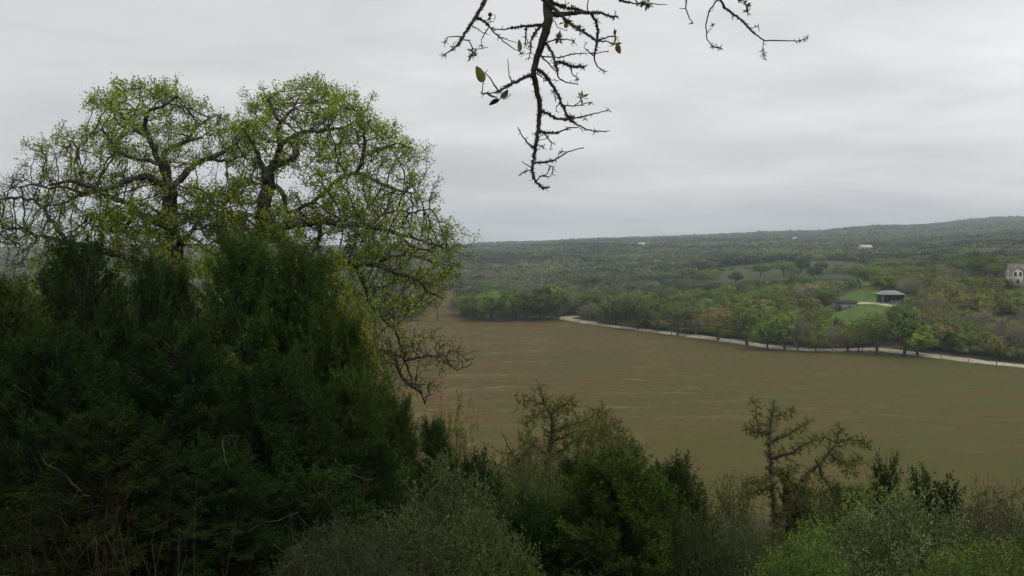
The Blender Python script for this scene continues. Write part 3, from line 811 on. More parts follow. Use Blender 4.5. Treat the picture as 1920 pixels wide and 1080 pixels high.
# ------------------------------------------------------------ the far wood: one mass
def far_wood():
    pts = list(far_pts)
    Yc = 690.0
    while Yc < 4300:
        sp = 10.0 * (Yc / 690) ** 0.85
        for x0 in np.arange(-0.62 * Yc, 0.66 * Yc, sp):
            x = x0 + rng.uniform(-.45, .45) * sp; y = Yc + rng.uniform(-.45, .45) * sp
            px, py = scr(x, y)
            if y < 1200 and zone(np.array([x]), np.array([y]))[0]: continue
            h = rng.uniform(6, 9.5) if y < 1300 else rng.uniform(6, 7.5) if y < 2000 else rng.uniform(4.5, 9.0); w = sp * rng.uniform(1.1, 1.9)
            k = math.sin(x / 85 + 2) * math.sin(y / 150 + x / 300) + rng.normal() * 0.45
            c = 'dark' if k > .3 else 'olive' if k > -.25 else 'green' if k > -.62 else 'grey' if k > -1.2 else 'brown'
            pts.append((x, y, h, min(w, 45), c))
        Yc += sp * 0.9
    Vs, Qs, n, mi = [], [], 0, []
    cols = list(MATC)
    for x, y, h, w, c in pts:
        z = float(H(x, y))
        m = 300 if y < 560 else 200 if y < 720 else 130 if y < 1200 else 75 if y < 2000 else 44
        nl = 6 if y < 720 else 4
        cc = []; nn_ = []
        for k in range(nl):
            a = rng.uniform(0, 6.28); rr = w * .3 * (k > 0)
            s = w * rng.uniform(.24, .36); mm = m // nl
            v = rand_dirs(mm, 0.25) * (rng.uniform(.5, 1, (mm, 1)) ** .4)
            nn_.append(v + rng.normal(size=v.shape) * .3); cc.append(v * (s, s, min(s * .8, h * .38)) + (x + rr * math.cos(a), y + rr * math.sin(a), z + h * rng.uniform(.46, .58)))
        cc = np.concatenate(cc)
        sz = math.sqrt(w * w * 2.4 / len(cc))
        V, Q = leaf_quads(cc, rand_dirs(len(cc)), rng.uniform(.7, 1.2, len(cc)) * sz, sz, nrm=np.concatenate(nn_))
        V[:, 2] = np.maximum(V[:, 2], z + 0.2)
        Vs.append(V); Qs.append(Q + n); n += len(V); mi.append(np.full(len(Q), cols.index(c)))
    me = mesh_np('distant_woodland', np.concatenate(Vs), np.concatenate(Qs))
    for c in cols: me.materials.append(MATFAR[c])
    me.polygons.foreach_set('material_index', np.concatenate(mi).astype(np.int32))
    o = obj('distant_woodland', me, None)
    tag(o, 'mass of green and grey woodland covering the far valley and ridges', 'woodland', kind='stuff')
    print('far trees', len(pts), 'faces', n // 4)
MATFAR = {}
for k_, cs in {'olive': [(0.103, 0.130, 0.055), (0.161, 0.189, 0.078)], 'green': [(0.097, 0.157, 0.057), (0.149, 0.224, 0.074)],
               'bright': [(0.120, 0.200, 0.060), (0.180, 0.260, 0.080)], 'dark': [(0.044, 0.068, 0.040), (0.073, 0.100, 0.054)],
               'brown': [(0.120, 0.110, 0.060), (0.160, 0.156, 0.076)], 'grey': [(0.133, 0.128, 0.104), (0.180, 0.176, 0.140)]}.items():
    MATFAR[k_] = leaf_mat('far_' + k_ + '_crowns', cs, 0.15, 0.0, 0.4, 0.018)
far_wood()

# ------------------------------------------------------------ buildings
M_metal = rough_mat('weathered_grey_sheet_roof', (0.20, 0.215, 0.22), (0.33, 0.34, 0.35), 0.6, 0.1, 0.5, stretch=(6, 0.3, 1))
M_darkwood = rough_mat('dark_barn_timber', (0.02, 0.018, 0.016), (0.05, 0.045, 0.04), 3, 0.3)
M_shedroof = rough_mat('dark_brown_shed_roof', (0.03, 0.024, 0.026), (0.065, 0.052, 0.052), 1.5, 0.2)
M_greyboard = rough_mat('grey_weathered_boards', (0.20, 0.19, 0.19), (0.32, 0.31, 0.31), 1.2, 0.2, stretch=(4, 4, 0.4))
M_cream = rough_mat('cream_limestone_wall', (0.46, 0.43, 0.36), (0.58, 0.55, 0.47), 1.6, 0.1)
M_roofbrown = rough_mat('brown_shingle_roof', (0.17, 0.155, 0.145), (0.25, 0.23, 0.215), 2.0, 0.2)
M_glassdark = rough_mat('dark_window_glass', (0.015, 0.018, 0.02), (0.03, 0.035, 0.04), 1, 0, 0.15)
M_white = rough_mat('white_paint', (0.48, 0.48, 0.46), (0.60, 0.60, 0.58), 2, 0)
M_pole = rough_mat('weathered_pole_wood', (0.20, 0.18, 0.15), (0.32, 0.29, 0.25), 3, 0.1)
M_rubber = rough_mat('black_rubber', (0.012, 0.012, 0.012), (0.025, 0.025, 0.025), 5, 0)

def hip_roof(hx, hy, e, z0, z1, ridge, th=0.18):
    """eave rectangle (hx+e, hy+e) rising to a ridge of half length `ridge`"""
    m = MB(); X, Yy = hx + e, hy + e
    lo = [(-X, -Yy, z0), (X, -Yy, z0), (X, Yy, z0), (-X, Yy, z0)]; rr = [(-ridge, 0, z1), (ridge, 0, z1)]
    base = [(a, b, c - th) for a, b, c in lo]
    V = lo + rr + base
    m.add(V, [[0, 1, 5, 4], [2, 3, 4, 5], [6, 9, 8, 7], [0, 6, 7, 1], [1, 7, 8, 2], [2, 8, 9, 3], [3, 9, 6, 0]], [[1, 2, 5], [3, 0, 4]])
    # raised sheet seams
    for k in np.linspace(-X * .92, X * .92, 13):
        f = min(1, (X - abs(k)) / max(1e-3, X - ridge)) if abs(k) > ridge else 1
        for s in (-1, 1):
            m.tube((k, s * Yy, z0 + .03), (k, s * Yy * (1 - f), z0 + (z1 - z0) * f + .03), 0.035, k=4)
    return m

def open_barn():
    x, y = gpt(1669, 333); z = float(H(x, y)) - 0.1
    o = tag(empty('open_barn', (x, y, z), R(-6), .92), 'open sided barn with grey sheet metal hip roof on posts above the lawn', 'barn')
    obj('roof', hip_roof(4.5, 3.4, .5, 3.5, 5.0, 2.4).mesh('roof'), M_metal, o)
    for px_, py_ in ((-4.3, -3.2), (-2.0, -3.2), (0.6, -3.2), (4.3, -3.2), (-4.3, 3.2), (0, 3.2), (4.3, 3.2)):
        m = MB(); m.box((px_, py_, 1.55), (.26, .26, 3.7)); obj('post', m.mesh('post'), M_darkwood, o)
    m = MB(); m.box((1.3, 3.25, 1.7), (6.2, .12, 3.3)); m.box((4.35, .4, 1.7), (.12, 5.6, 3.3)); m.box((-1.82, .4, 1.7), (.12, 5.6, 3.3))
    obj('wall', m.mesh('wall'), M_darkwood, o)
    m = MB(); m.box((-4.1, -.2, 1.6), (.12, 5.8, 3.2)); m.box((0, -3.2, 3.22), (8.8, .14, .26)); obj('beam', m.mesh('beam'), M_darkwood, o)
    for k in (0.2, 1.7, 3.1):
        m = MB(); m.box((k, -2.4, .6), (1.25, .1, 1.1)); m.box((k, -2.46, .9), (1.25, .04, .12)); obj('stall_gate', m.mesh('stall_gate'), M_greyboard, o)
    m = MB(); m.box((0, 0, .03), (9.4, 7.2, .2)); obj('floor_slab', m.mesh('floor_slab'), M_greyboard, o)
open_barn()

def low_shed():
    x, y = gpt(1583, 338); z = float(H(x, y)) - 0.15
    o = tag(empty('low_shed', (x, y, z), R(9)), 'long low shed with grey board wall and dark roof left of the open barn', 'shed')
    m = MB(); m.box((0.3, 0, 1.3), (7.8, 3.6, 2.7)); obj('wall', m.mesh('wall'), M_greyboard, o)
    m = MB(); m.prism([(-4.6, -2.3, 2.75), (-4.6, 2.2, 3.5), (-4.6, 2.2, 3.35), (-4.6, -2.3, 2.6)], (9.3, 0, 0)); obj('roof', m.mesh('roof'), M_shedroof, o)
    m = MB(); m.box((-3.0, -1.83, .95), (1.1, .06, 1.9)); obj('door', m.mesh('door'), M_darkwood, o)
    for k in (-4.3, 4.25):
        m = MB(); m.box((k, -2.1, 1.0), (.14, .14, 2.1)); obj('post', m.mesh('post'), M_darkwood, o)
    m = MB(); m.box((1.2, -1.85, 1.25), (1.0, .05, .6)); obj('window', m.mesh('window'), M_glassdark, o)
low_shed()

def cream_house():
    x, y = gpt(1921, 333); z = float(H(x, y)) - 0.2
    o = tag(empty('cream_house', (x, y, z), R(-14)), 'two storey cream house with brown gable roof at the right edge', 'house')
    m = MB()
    m.box((0, 0, 2.9), (11, 7, 5.8))
    m.prism([(-5.5, -3.5, 5.8), (-5.5, 3.5, 5.8), (-5.5, 0, 8.0)], (11, 0, 0))
    obj('wall', m.mesh('wall'), M_cream, o)
    m = MB()
    for s in (-1, 1):
        m.prism([(-6.0, s * 4.1, 5.5), (-6.0, 0, 8.25), (-6.0, 0, 8.05), (-6.0, s * 4.1, 5.3)], (12.0, 0, 0))
    obj('roof', m.mesh('roof'), M_roofbrown, o)
    m = MB(); m.box((-4.0, -5.0, 3.0), (3.4, 3.1, 6.0)); m.prism([(-5.7, -6.55, 6.0), (-2.3, -6.55, 6.0), (-4.0, -6.55, 7.3)], (0, 3.1, 0))
    obj('gable_wing', m.mesh('gable_wing'), M_cream, o)
    m = MB()
    for s in (-1, 1):
        m.prism([(-4 + s * 2.0, -6.9, 5.78), (-4, -6.9, 7.5), (-4, -6.9, 7.34), (-4 + s * 2.0, -6.9, 5.62)], (0, 4.6, 0))
    obj('gable_roof', m.mesh('gable_roof'), M_roofbrown, o)
    def win(cx, cy, cz, w, h, side=False):
        f = MB(); d = .08
        if side: f.box((cx, cy, cz), (d, w + .2, h + .2))
        else: f.box((cx, cy, cz), (w + .2, d, h + .2))
        fo = obj('window', f.mesh('window'), M_white, o)
        g = MB(); q = (cx - .03, cy, cz) if side else (cx, cy - .03, cz)
        g.box(q, (d, w, h) if side else (w, d, h)); obj('pane', g.mesh('pane'), M_glassdark, fo)
    for cx in (-4.9, -3.2):
        win(cx, -6.56, 4.5, .8, 1.5)
    win(-4.1, -6.56, 1.8, .9, 1.6)
    for cx in (-1.1, 1.4, 3.9): win(cx, -3.52, 4.5, 1.0, 1.5)
    for cx in (1.4, 3.9): win(cx, -3.52, 1.7, 1.0, 1.5)
    for cy in (-5.0,): win(-5.72, cy, 4.5, .9, 1.5, True); win(-5.72, cy, 1.8, .9, 1.5, True)
    for cy in (-1.4, 1.6): win(-5.52, cy, 4.5, .9, 1.5, True); win(-5.52, cy, 1.8, .9, 1.5, True)
    m = MB(); m.prism([(-2.2, -5.6, 2.7), (-2.2, -3.5, 3.2), (-2.2, -3.5, 3.05), (-2.2, -5.6, 2.55)], (7.4, 0, 0)); obj('porch_roof', m.mesh('porch_roof'), M_roofbrown, o)
    for k in (-.2, 2.4, 5.0):
        m = MB(); m.box((k, -5.4, 1.3), (.16, .16, 2.6)); obj('porch_post', m.mesh('porch_post'), M_white, o)
    m = MB(); m.box((0, -3.53, 1.15), (1.0, .06, 2.1)); obj('door', m.mesh('door'), M_darkwood, o)
    m = MB(); m.box((2.8, .6, 8.1), (.8, .8, 1.6)); obj('chimney', m.mesh('chimney'), M_cream, o)
cream_house()

def far_house(px, Y, w, hgt, label, rz=0.0, lift=0.0, roofm=None):
    x, y = gpt(px, Y); z = float(H(x, y)) + lift
    o = tag(empty('far_house', (x, y, z), rz), label, 'house', 'pale buildings in the far wood')
    m = MB(); m.box((0, 0, hgt * .3), (w, w * .5, hgt * .62)); obj('wall', m.mesh('wall'), M_white, o)
    m = MB()
    for s in (-1, 1):
        m.prism([(-w * .54, s * w * .3, hgt * .58), (-w * .54, 0, hgt), (-w * .54, 0, hgt * .96), (-w * .54, s * w * .3, hgt * .54)], (w * 1.08, 0, 0))
    obj('roof', m.mesh('roof'), roofm or M_white, o)
    for k in (-.3, 0, .3):
        m = MB(); m.box((w * k, -w * .251, hgt * .32), (w * .1, .06, hgt * .28)); obj('window', m.mesh('window'), M_glassdark, o)
far_house(1622, 900, 12, 6.0, 'long white building on the wooded rise above the barn', R(8), 5.0)
far_house(1203, 1500, 11, 6.5, 'small pale house in the far wood left of the pasture', R(-10), 6)
far_house(1490, 1900, 8, 8, 'tiny white house high on the distant ridge', 0, 7)
far_house(1480, 800, 15, 4.6, 'low grey roofed house behind the trees of the pasture', R(4), 1.6, M_metal)

def vehicle(px, Y, rz, label, L=4.6, lift=0.0):
    x, y = gpt(px, Y); z = float(H(x, y)) + lift
    o = tag(empty('parked_vehicle', (x, y, z), rz), label, 'vehicle', 'pale vehicles parked among the trees')
    m = MB(); prof = [(-L/2, .35), (-L/2, 1.0), (-L*.40, 1.08), (-L*.33, 1.62), (L*.12, 1.66), (L*.24, 1.12), (L*.46, .98), (L/2, .8), (L/2, .35)]
    V = [(a, s * (.86 if b < 1.2 else .74), b) for s in (-1, 1) for a, b in prof]; n = len(prof)
    m.add(V, [[i, (i + 1) % n, n + (i + 1) % n, n + i] for i in range(n)], [[0, i + 1, i] for i in range(1, n - 1)] + [[n, n + i, n + i + 1] for i in range(1, n - 1)])
    obj('body', m.mesh('body'), M_white, o)
    m = MB(); m.box((-L * .1, 0, 1.36), (L * .40, 1.62, .36)); obj('window', m.mesh('window'), M_glassdark, o)
    for a in (-L * .32, L * .32):
        for s in (-1, 1):
            m = MB(); m.tube((a, s * .92, .34), (a, s * .68, .34), .34, k=14); m.tube((a, s * .93, .34), (a, s * .92, .34), .34, .02, k=14)
            obj('wheel', m.mesh('wheel'), M_rubber, o)
vehicle(1128, 372, R(8), 'small white vehicle parked under the dark spreading oak')
vehicle(1290, 330, R(70), 'pale vehicle half hidden in the wood left of the brown budding oak')
vehicle(1800, 352, R(5), 'white vehicle left of two parked below the deep green oak', 5.2)
vehicle(1851, 345, R(-10), 'white vehicle parked downhill from the cream house', 5.2)
for px, Y in ((1216, 348), (1250, 346)):
    vehicle(px, Y, R(30 if px < 1230 else -20), 'pale vehicle glimpsed between the oak stems, ' + ('left one behind the dark open oak' if px < 1230 else 'right one behind the olive oak'))

def pole():
    x, y = gpt(1015, 560); z = float(H(x, y)) - .3
    o = tag(empty('utility_pole', (x, y, z)), 'pale slender utility pole standing above the far grove', 'utility pole')
    m = MB(); m.tube((0, 0, 0), (0, 0, 12.6), .17, .12, 7); obj('pole', m.mesh('pole'), M_white, o)
    m = MB(); m.box((0, -.2, 11.9), (1.8, .12, .14)); obj('crossarm', m.mesh('crossarm'), M_pole, o)
pole()

def fence():
    c = catmull(road_c[4:-1], 12); d = norm(np.gradient(c, axis=0)); nrm = np.c_[d[:, 1], -d[:, 0]]
    if nrm[len(nrm) // 2, 1] > 0: nrm = -nrm
    c = c + nrm * 4.6
    s = np.r_[0, np.cumsum(np.linalg.norm(np.diff(c, axis=0), axis=1))]
    o = tag(empty('wire_fence', (c[0, 0], c[0, 1], 0)), 'thin wire fence on dark posts along the field side of the gravel road', 'fence')
    k = 0; tops = []
    for t in np.arange(0, s[-1], 7.0):
        x = np.interp(t, s, c[:, 0]) - c[0, 0]; y = np.interp(t, s, c[:, 1]) - c[0, 1]
        m = MB(); hh = 1.35 + (0.35 if k % 5 == 0 else 0); m.tube((x, y, -.3), (x, y, hh), .07 if k % 5 else .12, .06 if k % 5 else .11, 6)
        m.tube((x, y, hh), (x, y, hh + .02), .06 if k % 5 else .11, .01, 6)
        obj('post', m.mesh('post'), M_bark_mid, o); tops.append((x, y)); k += 1
    for zz in (.5, .85, 1.2):
        m = MB(); n = len(tops); V, Q = tube_edges(np.array([(a, b, zz) for a, b in tops]), np.arange(n) - 1, np.full(n, .006), 3); m.add(V, Q)
        obj('wire', m.mesh('wire'), M_metal, o)
fence()

# bare forked snag before the second field
def snag():
    x, y = flat_pt(821, 602); o = tag(empty('bare_snag', (x, y, 0)), 'bare forked dead tree at the corner of the second brown field', 'tree')
    sk = Skel(); s = 1 / F * y
    def q(px, py, d=0): return ((px - 821) * s, d, (602 - py) * s)
    sk.poly([q(820, 604), q(820, 585), q(818, 572)], .28, .2, .4, root=True)
    for pl in ([(818, 572), (814, 560), (812, 550)], [(819, 578), (826, 570), (831, 560), (834, 552)], [(818, 574), (820, 562), (823, 550)],
               [(826, 570), (834, 566), (838, 560)], [(814, 562), (808, 556)], [(821, 560), (827, 552)]):
        sk.poly([q(a, b, rng.normal() * .4) for a, b in pl], .12, .04, .4, jit=.04)
    p, par, r = sk.arr(); V, Q = tube_edges(p, par, r, 5); m = MB(); m.add(V, Q); obj('trunk', m.mesh('trunk', True), M_bark_mid, o)
snag()

def road_undergrowth():
    names = ['dark', 'olive', 'grey', 'green']
    for i, px in enumerate(np.r_[np.linspace(1120, 1560, 24), np.linspace(1740, 1900, 9)]):
        py = np.interp(px, far_edge_x, far_edge_y); Y = Yflat(py) + 9 + rng.uniform(0, 7); x, y = gpt(px + rng.uniform(-8, 8), Y)
        c = names[int(rng.integers(0, 4))]; lm, rel = near_mark(px, Y)
        valley_tree('bush', x, y, rng.uniform(1.6, 3.6), rng.uniform(4, 9), c, f'low {ADJ[c]} roadside bush {rel} the {lm}', f'wood trees and bushes along the far roadside', name='low_bush', cat='bush')
road_undergrowth()

# low dark brush piles in the pasture
def brush_piles():
    lst = [(1352, 508), (1373, 505), (1402, 504), (1412, 509), (1440, 506), (1452, 503), (1476, 505), (1486, 502), (1500, 509), (1512, 504), (1548, 503), (1572, 500), (1340, 511)]
    for i, (px, py) in enumerate(lst):
        # distance where the sight line meets the ground
        Ys = np.linspace(400, 700, 301); pr = scr((px - 960) / F * Ys, Ys)[1]; Y = Ys[np.argmin(np.abs(pr - py))]
        x, y = gpt(px, Y); valley_tree('bush', x, y, rng.uniform(1.5, 2.4), rng.uniform(4, 8), 'dark',
            'low dark bush in the row crossing the open pasture', 'low dark bushes across the pasture', name='low_bush', cat='bush')
brush_piles()

def near_path():
    m = MB(); xs = np.linspace(-4.2, -1.95, 24); n = len(xs)
    rows = [np.c_[xs, yy + (0.03 * np.sin(xs * 5) - 0.10 * np.clip((xs + 2.6) / .6, 0, 1)) * k, H(xs, yy + xs * 0) + zz] for yy, zz, k in ((2.6, .012, 0), (3.4, .015, 0), (4.20, .015, 1), (4.30, -.02, 1))]
    V = np.stack(rows, 1).reshape(-1, 3); g = np.arange(n * 4).reshape(n, 4); Q = np.stack([g[:-1, :-1], g[1:, :-1], g[1:, 1:], g[:-1, 1:]], -1).reshape(-1, 4)
    tag(obj('path', mesh_np('path', V, Q), M_gravel), kind='structure')
near_path()

NEAR = {}
def mkn(k, **kw): 
    t, c = crown_tree(**kw); t.materials.append(M_bark); c.materials.append(M_brush_olive); NEAR[k] = (t, c, kw['h'], kw['w'])
mkn(0, h=7.0, w=5.0, nlobe=9, flat=1.2, low=0.25, ncard=13000, card=(.14, .085), natt=520, trunk=.12)
mkn(1, h=7.0, w=6.0, nlobe=11, flat=1.0, low=0.2, ncard=14000, card=(.13, .08), natt=560, trunk=.12)
def near_tree(k, px, top, wpx, Y, label, mat):
    tm, cm, h0, w0 = NEAR[k]; x = (px - 960) / F * Y; z = float(H(x, Y)) - .05; h = CAMZ - (top - HZ) / F * Y - z; w = wpx / F * Y
    o = empty('small_tree', (x, Y, z), rng.uniform(0, 6.28), (w / w0, w / w0, h / h0))
    for nm, me in (('trunk', tm), ('crown', cm)):
        a = bpy.data.objects.new(nm, me); COL.objects.link(a); a.parent = o
    setmat(a, mat); tag(o, label, 'tree', 'small trees tucked among the junipers'); return o

# ------------------------------------------------------------ the big oaks behind the junipers
def poly_pts(poly, n, Yc, thick, dens=None):
    out = []
    xs = [p[0] for p in poly]; ys = [p[1] for p in poly]
    while len(out) < n:
        q = np.c_[rng.uniform(min(xs), max(xs), n), rng.uniform(min(ys), max(ys), n)]
        q = q[in_poly(q[:, 0], q[:, 1], poly)]
        if dens is not None: q = q[rng.random(len(q)) < dens(q[:, 0], q[:, 1])]
        out.extend(q.tolist())
    q = np.array(out[:n])
    # foliage masses: most points gather round a number of centres
    cen = q[rng.choice(n, max(12, n // 26))]; k = int(n * .72); q[:k] = cen[rng.integers(0, len(cen), k)] + rng.normal(size=(k, 2)) * (20, 6.5)
    dY = np.clip(rng.normal(0, thick * .55, n), -thick, thick); Y = Yc + dY
    return np.stack([(q[:, 0] - 960) / F * Y, Y, CAMZ - (q[:, 1] - HZ) / F * Y], 1)

def holes(lst):
    def f(x, y):
        d = np.ones(len(x))
        for cx, cy, rx, ry, k in lst:
            d = np.where(((x - cx) / rx) ** 2 + ((y - cy) / ry) ** 2 < 1, np.minimum(d, k), d)
        return d
    return f

def trace(sk, pl, Y, r0, r1, D, jit, root=False, depth=None, attach=None):
    """pl: picture points of one limb; it wanders in depth as real limbs do"""
    n = len(pl); dd = rng.uniform(-1.5, 1.5) if depth is None else depth
    base = Y
    if not root:
        A = np.array(sk.p); q0 = P(pl[0][0], pl[0][1], Y)
        sx = 960 + F * A[:, 0] / A[:, 1]; sy = HZ - F * (A[:, 2] - CAMZ) / A[:, 1]
        i = int(np.argmin((sx - pl[0][0]) ** 2 + (sy - pl[0][1]) ** 2)); base = A[i, 1]; attach = i
    pts = []
    for k, (px, py) in enumerate(pl):
        if not root and k == 0: continue
        pts.append(P(px, py, base + dd * (k / max(1, n - 1))))
    return sk.poly(pts, r0, r1, D, root=root, jit=jit, attach=attach)

def oak_things(name, label, cat, Y, limbs, atts, D, leafspec, group=None, mat=M_bark, twig_r=0.0036, e=2.25, di=9, sc_iters=170, root_depth=0):
    """limbs: [(points, r0, r1, depth)], first one is the trunk. leafspec: [(material, density fn, size, n per node)]"""
    sk = Skel()
    for i, lb in enumerate(limbs):
        pl, r0, r1 = lb[:3]; dep = lb[3] if len(lb) > 3 else None; r0 *= (1.0 if i else .82); r1 *= 1.1
        trace(sk, pl, Y, r0, r1, D, 0.012 if i else 0.02, root=(i == 0), depth=root_depth if i == 0 else dep)
    p, par, r = sk.arr()
    P2, par2 = colonize(p, par, atts, D, D * di, D * 1.5, sc_iters, 0.17, maxn=32000)
    n1 = len(P2)
    # fine shoots fan out from the outer wood, mostly outward and up
    deg = np.bincount(par2[par2 >= 0], minlength=n1)
    rad0 = pipe(par2, 1.0, 2.0)
    cand = np.where((rad0 < 2.3) & (np.arange(n1) >= len(p)))[0]
    cen = P2[len(p):].mean(0) - (0, 0, 1.2)
    P3, par3 = P2, par2
    k = rng.poisson(np.where(deg[cand] == 0, 2.4, .75)); src = np.repeat(cand, k)
    outw = norm(P3[src] - cen)
    d1 = norm(outw * .7 * (1, 1, .6) + norm(P3[src] - P3[np.maximum(par3[src], 0)]) * .5 + rand_dirs(len(src), .25) * .75)
    ln = D * rng.uniform(.7, 1.7, (len(src), 1)); T1 = P3[src] + d1 * ln; i1 = len(P3) + np.arange(len(src))
    d2 = norm(d1 + rand_dirs(len(src), .3) * .6); T2 = T1 + d2 * ln * .7
    P3 = np.concatenate([P3, T1, T2]); par3 = np.concatenate([par3, src, i1]); shoots0 = n1
    rad = pipe(par3, twig_r, e); rad[:len(r)] = np.maximum(r, np.minimum(rad[:len(r)], r * 1.15))
    # a child is never thicker than what carries it
    for i in range(len(par3)):
        if par3[i] >= 0 and rad[i] > rad[par3[i]]: rad[i] = rad[par3[i]]
    V, Q = tube_edges(P3, par3, rad, 5)
    base = P3[0].copy()
    o = tag(empty(name, base), label, cat, group)
    m = MB(); m.add(V - base, Q); obj('trunk', m.mesh('trunk', True), mat, o)
    out_nodes = np.arange(shoots0, len(P3))
    for mt, dens, (L, W), per in leafspec:
        q = P3[out_nodes]; px, py = 960 + F * q[:, 0] / q[:, 1], HZ - F * (q[:, 2] - CAMZ) / q[:, 1]
        w = dens(px, py)
        # leaves come in tufts: some twigs flush, others are still bare
        clump = 0.5 + 0.5 * np.sin(q[:, 0] * 2.3 + 1) * np.sin(q[:, 2] * 2.9 + q[:, 1] * 1.7)
        k = rng.poisson(per * w * (0.12 + 1.9 * clump ** 1.6))
        c = np.repeat(q, k, 0); c = c + rng.normal(size=c.shape) * L * 0.8
        if not len(c): continue
        V, Q = leaf_quads(c, rand_dirs(len(c), 0.3), rng.uniform(.6, 1.3, len(c)) * L, rng.uniform(.6, 1.2, len(c)) * W)
        obj('foliage', mesh_np('foliage', V - base, Q), mt, o)
    print(name, 'nodes', len(P3)); return o

OAK_Y = 21.0
LG = lambda y0, y1, a, b: (lambda px, py: np.interp(py, [y0, y1], [a, b]))
left_limbs = [
 ([(352, 760), (345, 640), (338, 540), (325, 450), (317, 400), (317, 353)], .24, .16),
 ([(317, 360), (312, 308), (306, 290), (311, 279), (331, 272), (350, 264), (378, 258)], .085, .03, 0.6),
 ([(317, 350), (299, 308), (288, 279), (281, 262), (272, 235), (271, 223), (281, 206), (303, 202), (331, 181)], .08, .022, -1.0),
 ([(322, 353), (332, 343), (348, 325), (366, 308), (387, 299), (422, 283), (440, 269), (457, 250)], .10, .03, 1.2),
 ([(392, 298), (405, 300), (426, 304), (452, 292)], .045, .02, -.6),
 ([(312, 343), (288, 341), (281, 331), (262, 331), (246, 334), (225, 346), (197, 353), (183, 353), (155, 346), (130, 339), (95, 345)], .095, .025, -1.4),
 ([(328, 430), (285, 412), (257, 399), (243, 381), (218, 374), (200, 367), (186, 357), (165, 364), (137, 371)], .085, .025, 1.4),
 ([(335, 520), (230, 480), (160, 462), (116, 452), (88, 446), (63, 438), (42, 427), (21, 427), (0, 438), (-25, 452)], .11, .02, -1.6),
 ([(120, 453), (105, 424), (81, 392), (63, 374), (35, 371), (0, 374), (-20, 378)], .05, .015, .5),
 ([(186, 357), (151, 362), (120, 350), (91, 353), (60, 346), (30, 352)], .04, .014, -.5),
 ([(152, 346), (151, 325), (144, 304), (148, 283), (134, 262)], .035, .012, .5),
 ([(281, 262), (250, 240), (225, 215), (200, 190)], .04, .012, .8),
 ([(257, 399), (230, 430), (200, 425), (170, 400)], .05, .02, .9),
 ([(300, 310), (262, 300), (230, 290), (205, 262), (190, 240)], .05, .015, -1.2),
 ([(350, 264), (372, 235), (395, 220), (415, 212)], .035, .012, .7),
 ([(330, 470), (360, 430), (385, 400), (395, 370)], .06, .02, 1.0),
 ([(328, 440), (300, 400), (270, 380)], .05, .02, -1.),
]
left_poly = [(-40, 500), (-60, 435), (-40, 370), (15, 334), (42, 304), (85, 275), (110, 258), (140, 254), (178, 268), (173, 235), (178, 210), (190, 176), (210, 166), (245, 158),
             (300, 156), (335, 167), (362, 196), (400, 214), (440, 226), (462, 240), (468, 300), (440, 350), (430, 420), (440, 500), (300, 520), (150, 500)]
la = poly_pts(left_poly, 4400, OAK_Y, 2.3, holes([(390, 330, 42, 22, .05), (255, 368, 22, 14, .3), (60, 410, 22, 10, .3), (160, 300, 10, 24, .5), (235, 350, 25, 10, .3), (160, 395, 35, 16, .35)]))
def dens_left(px, py):
    d = np.interp(py, [140, 240, 330, 400, 520], [1.8, 1.6, 1.1, 1.5, 1.3])
    return d * np.clip((px + 20) / 220, .22, 1)
oak_things('oak_tree', 'left one of the two big spreading oaks behind the dark junipers', 'tree', OAK_Y, left_limbs, la, 0.105,
           [(M_leaf_oak, dens_left, (.058, .036), 3.3), (M_leaf_oak_dull, lambda a, b: np.interp(b, [330, 400], [0, 1]) * np.clip((a - 80) / 180, .12, 1), (.056, .034), 4.2)], root_depth=-1.0, group='big oaks behind the junipers')
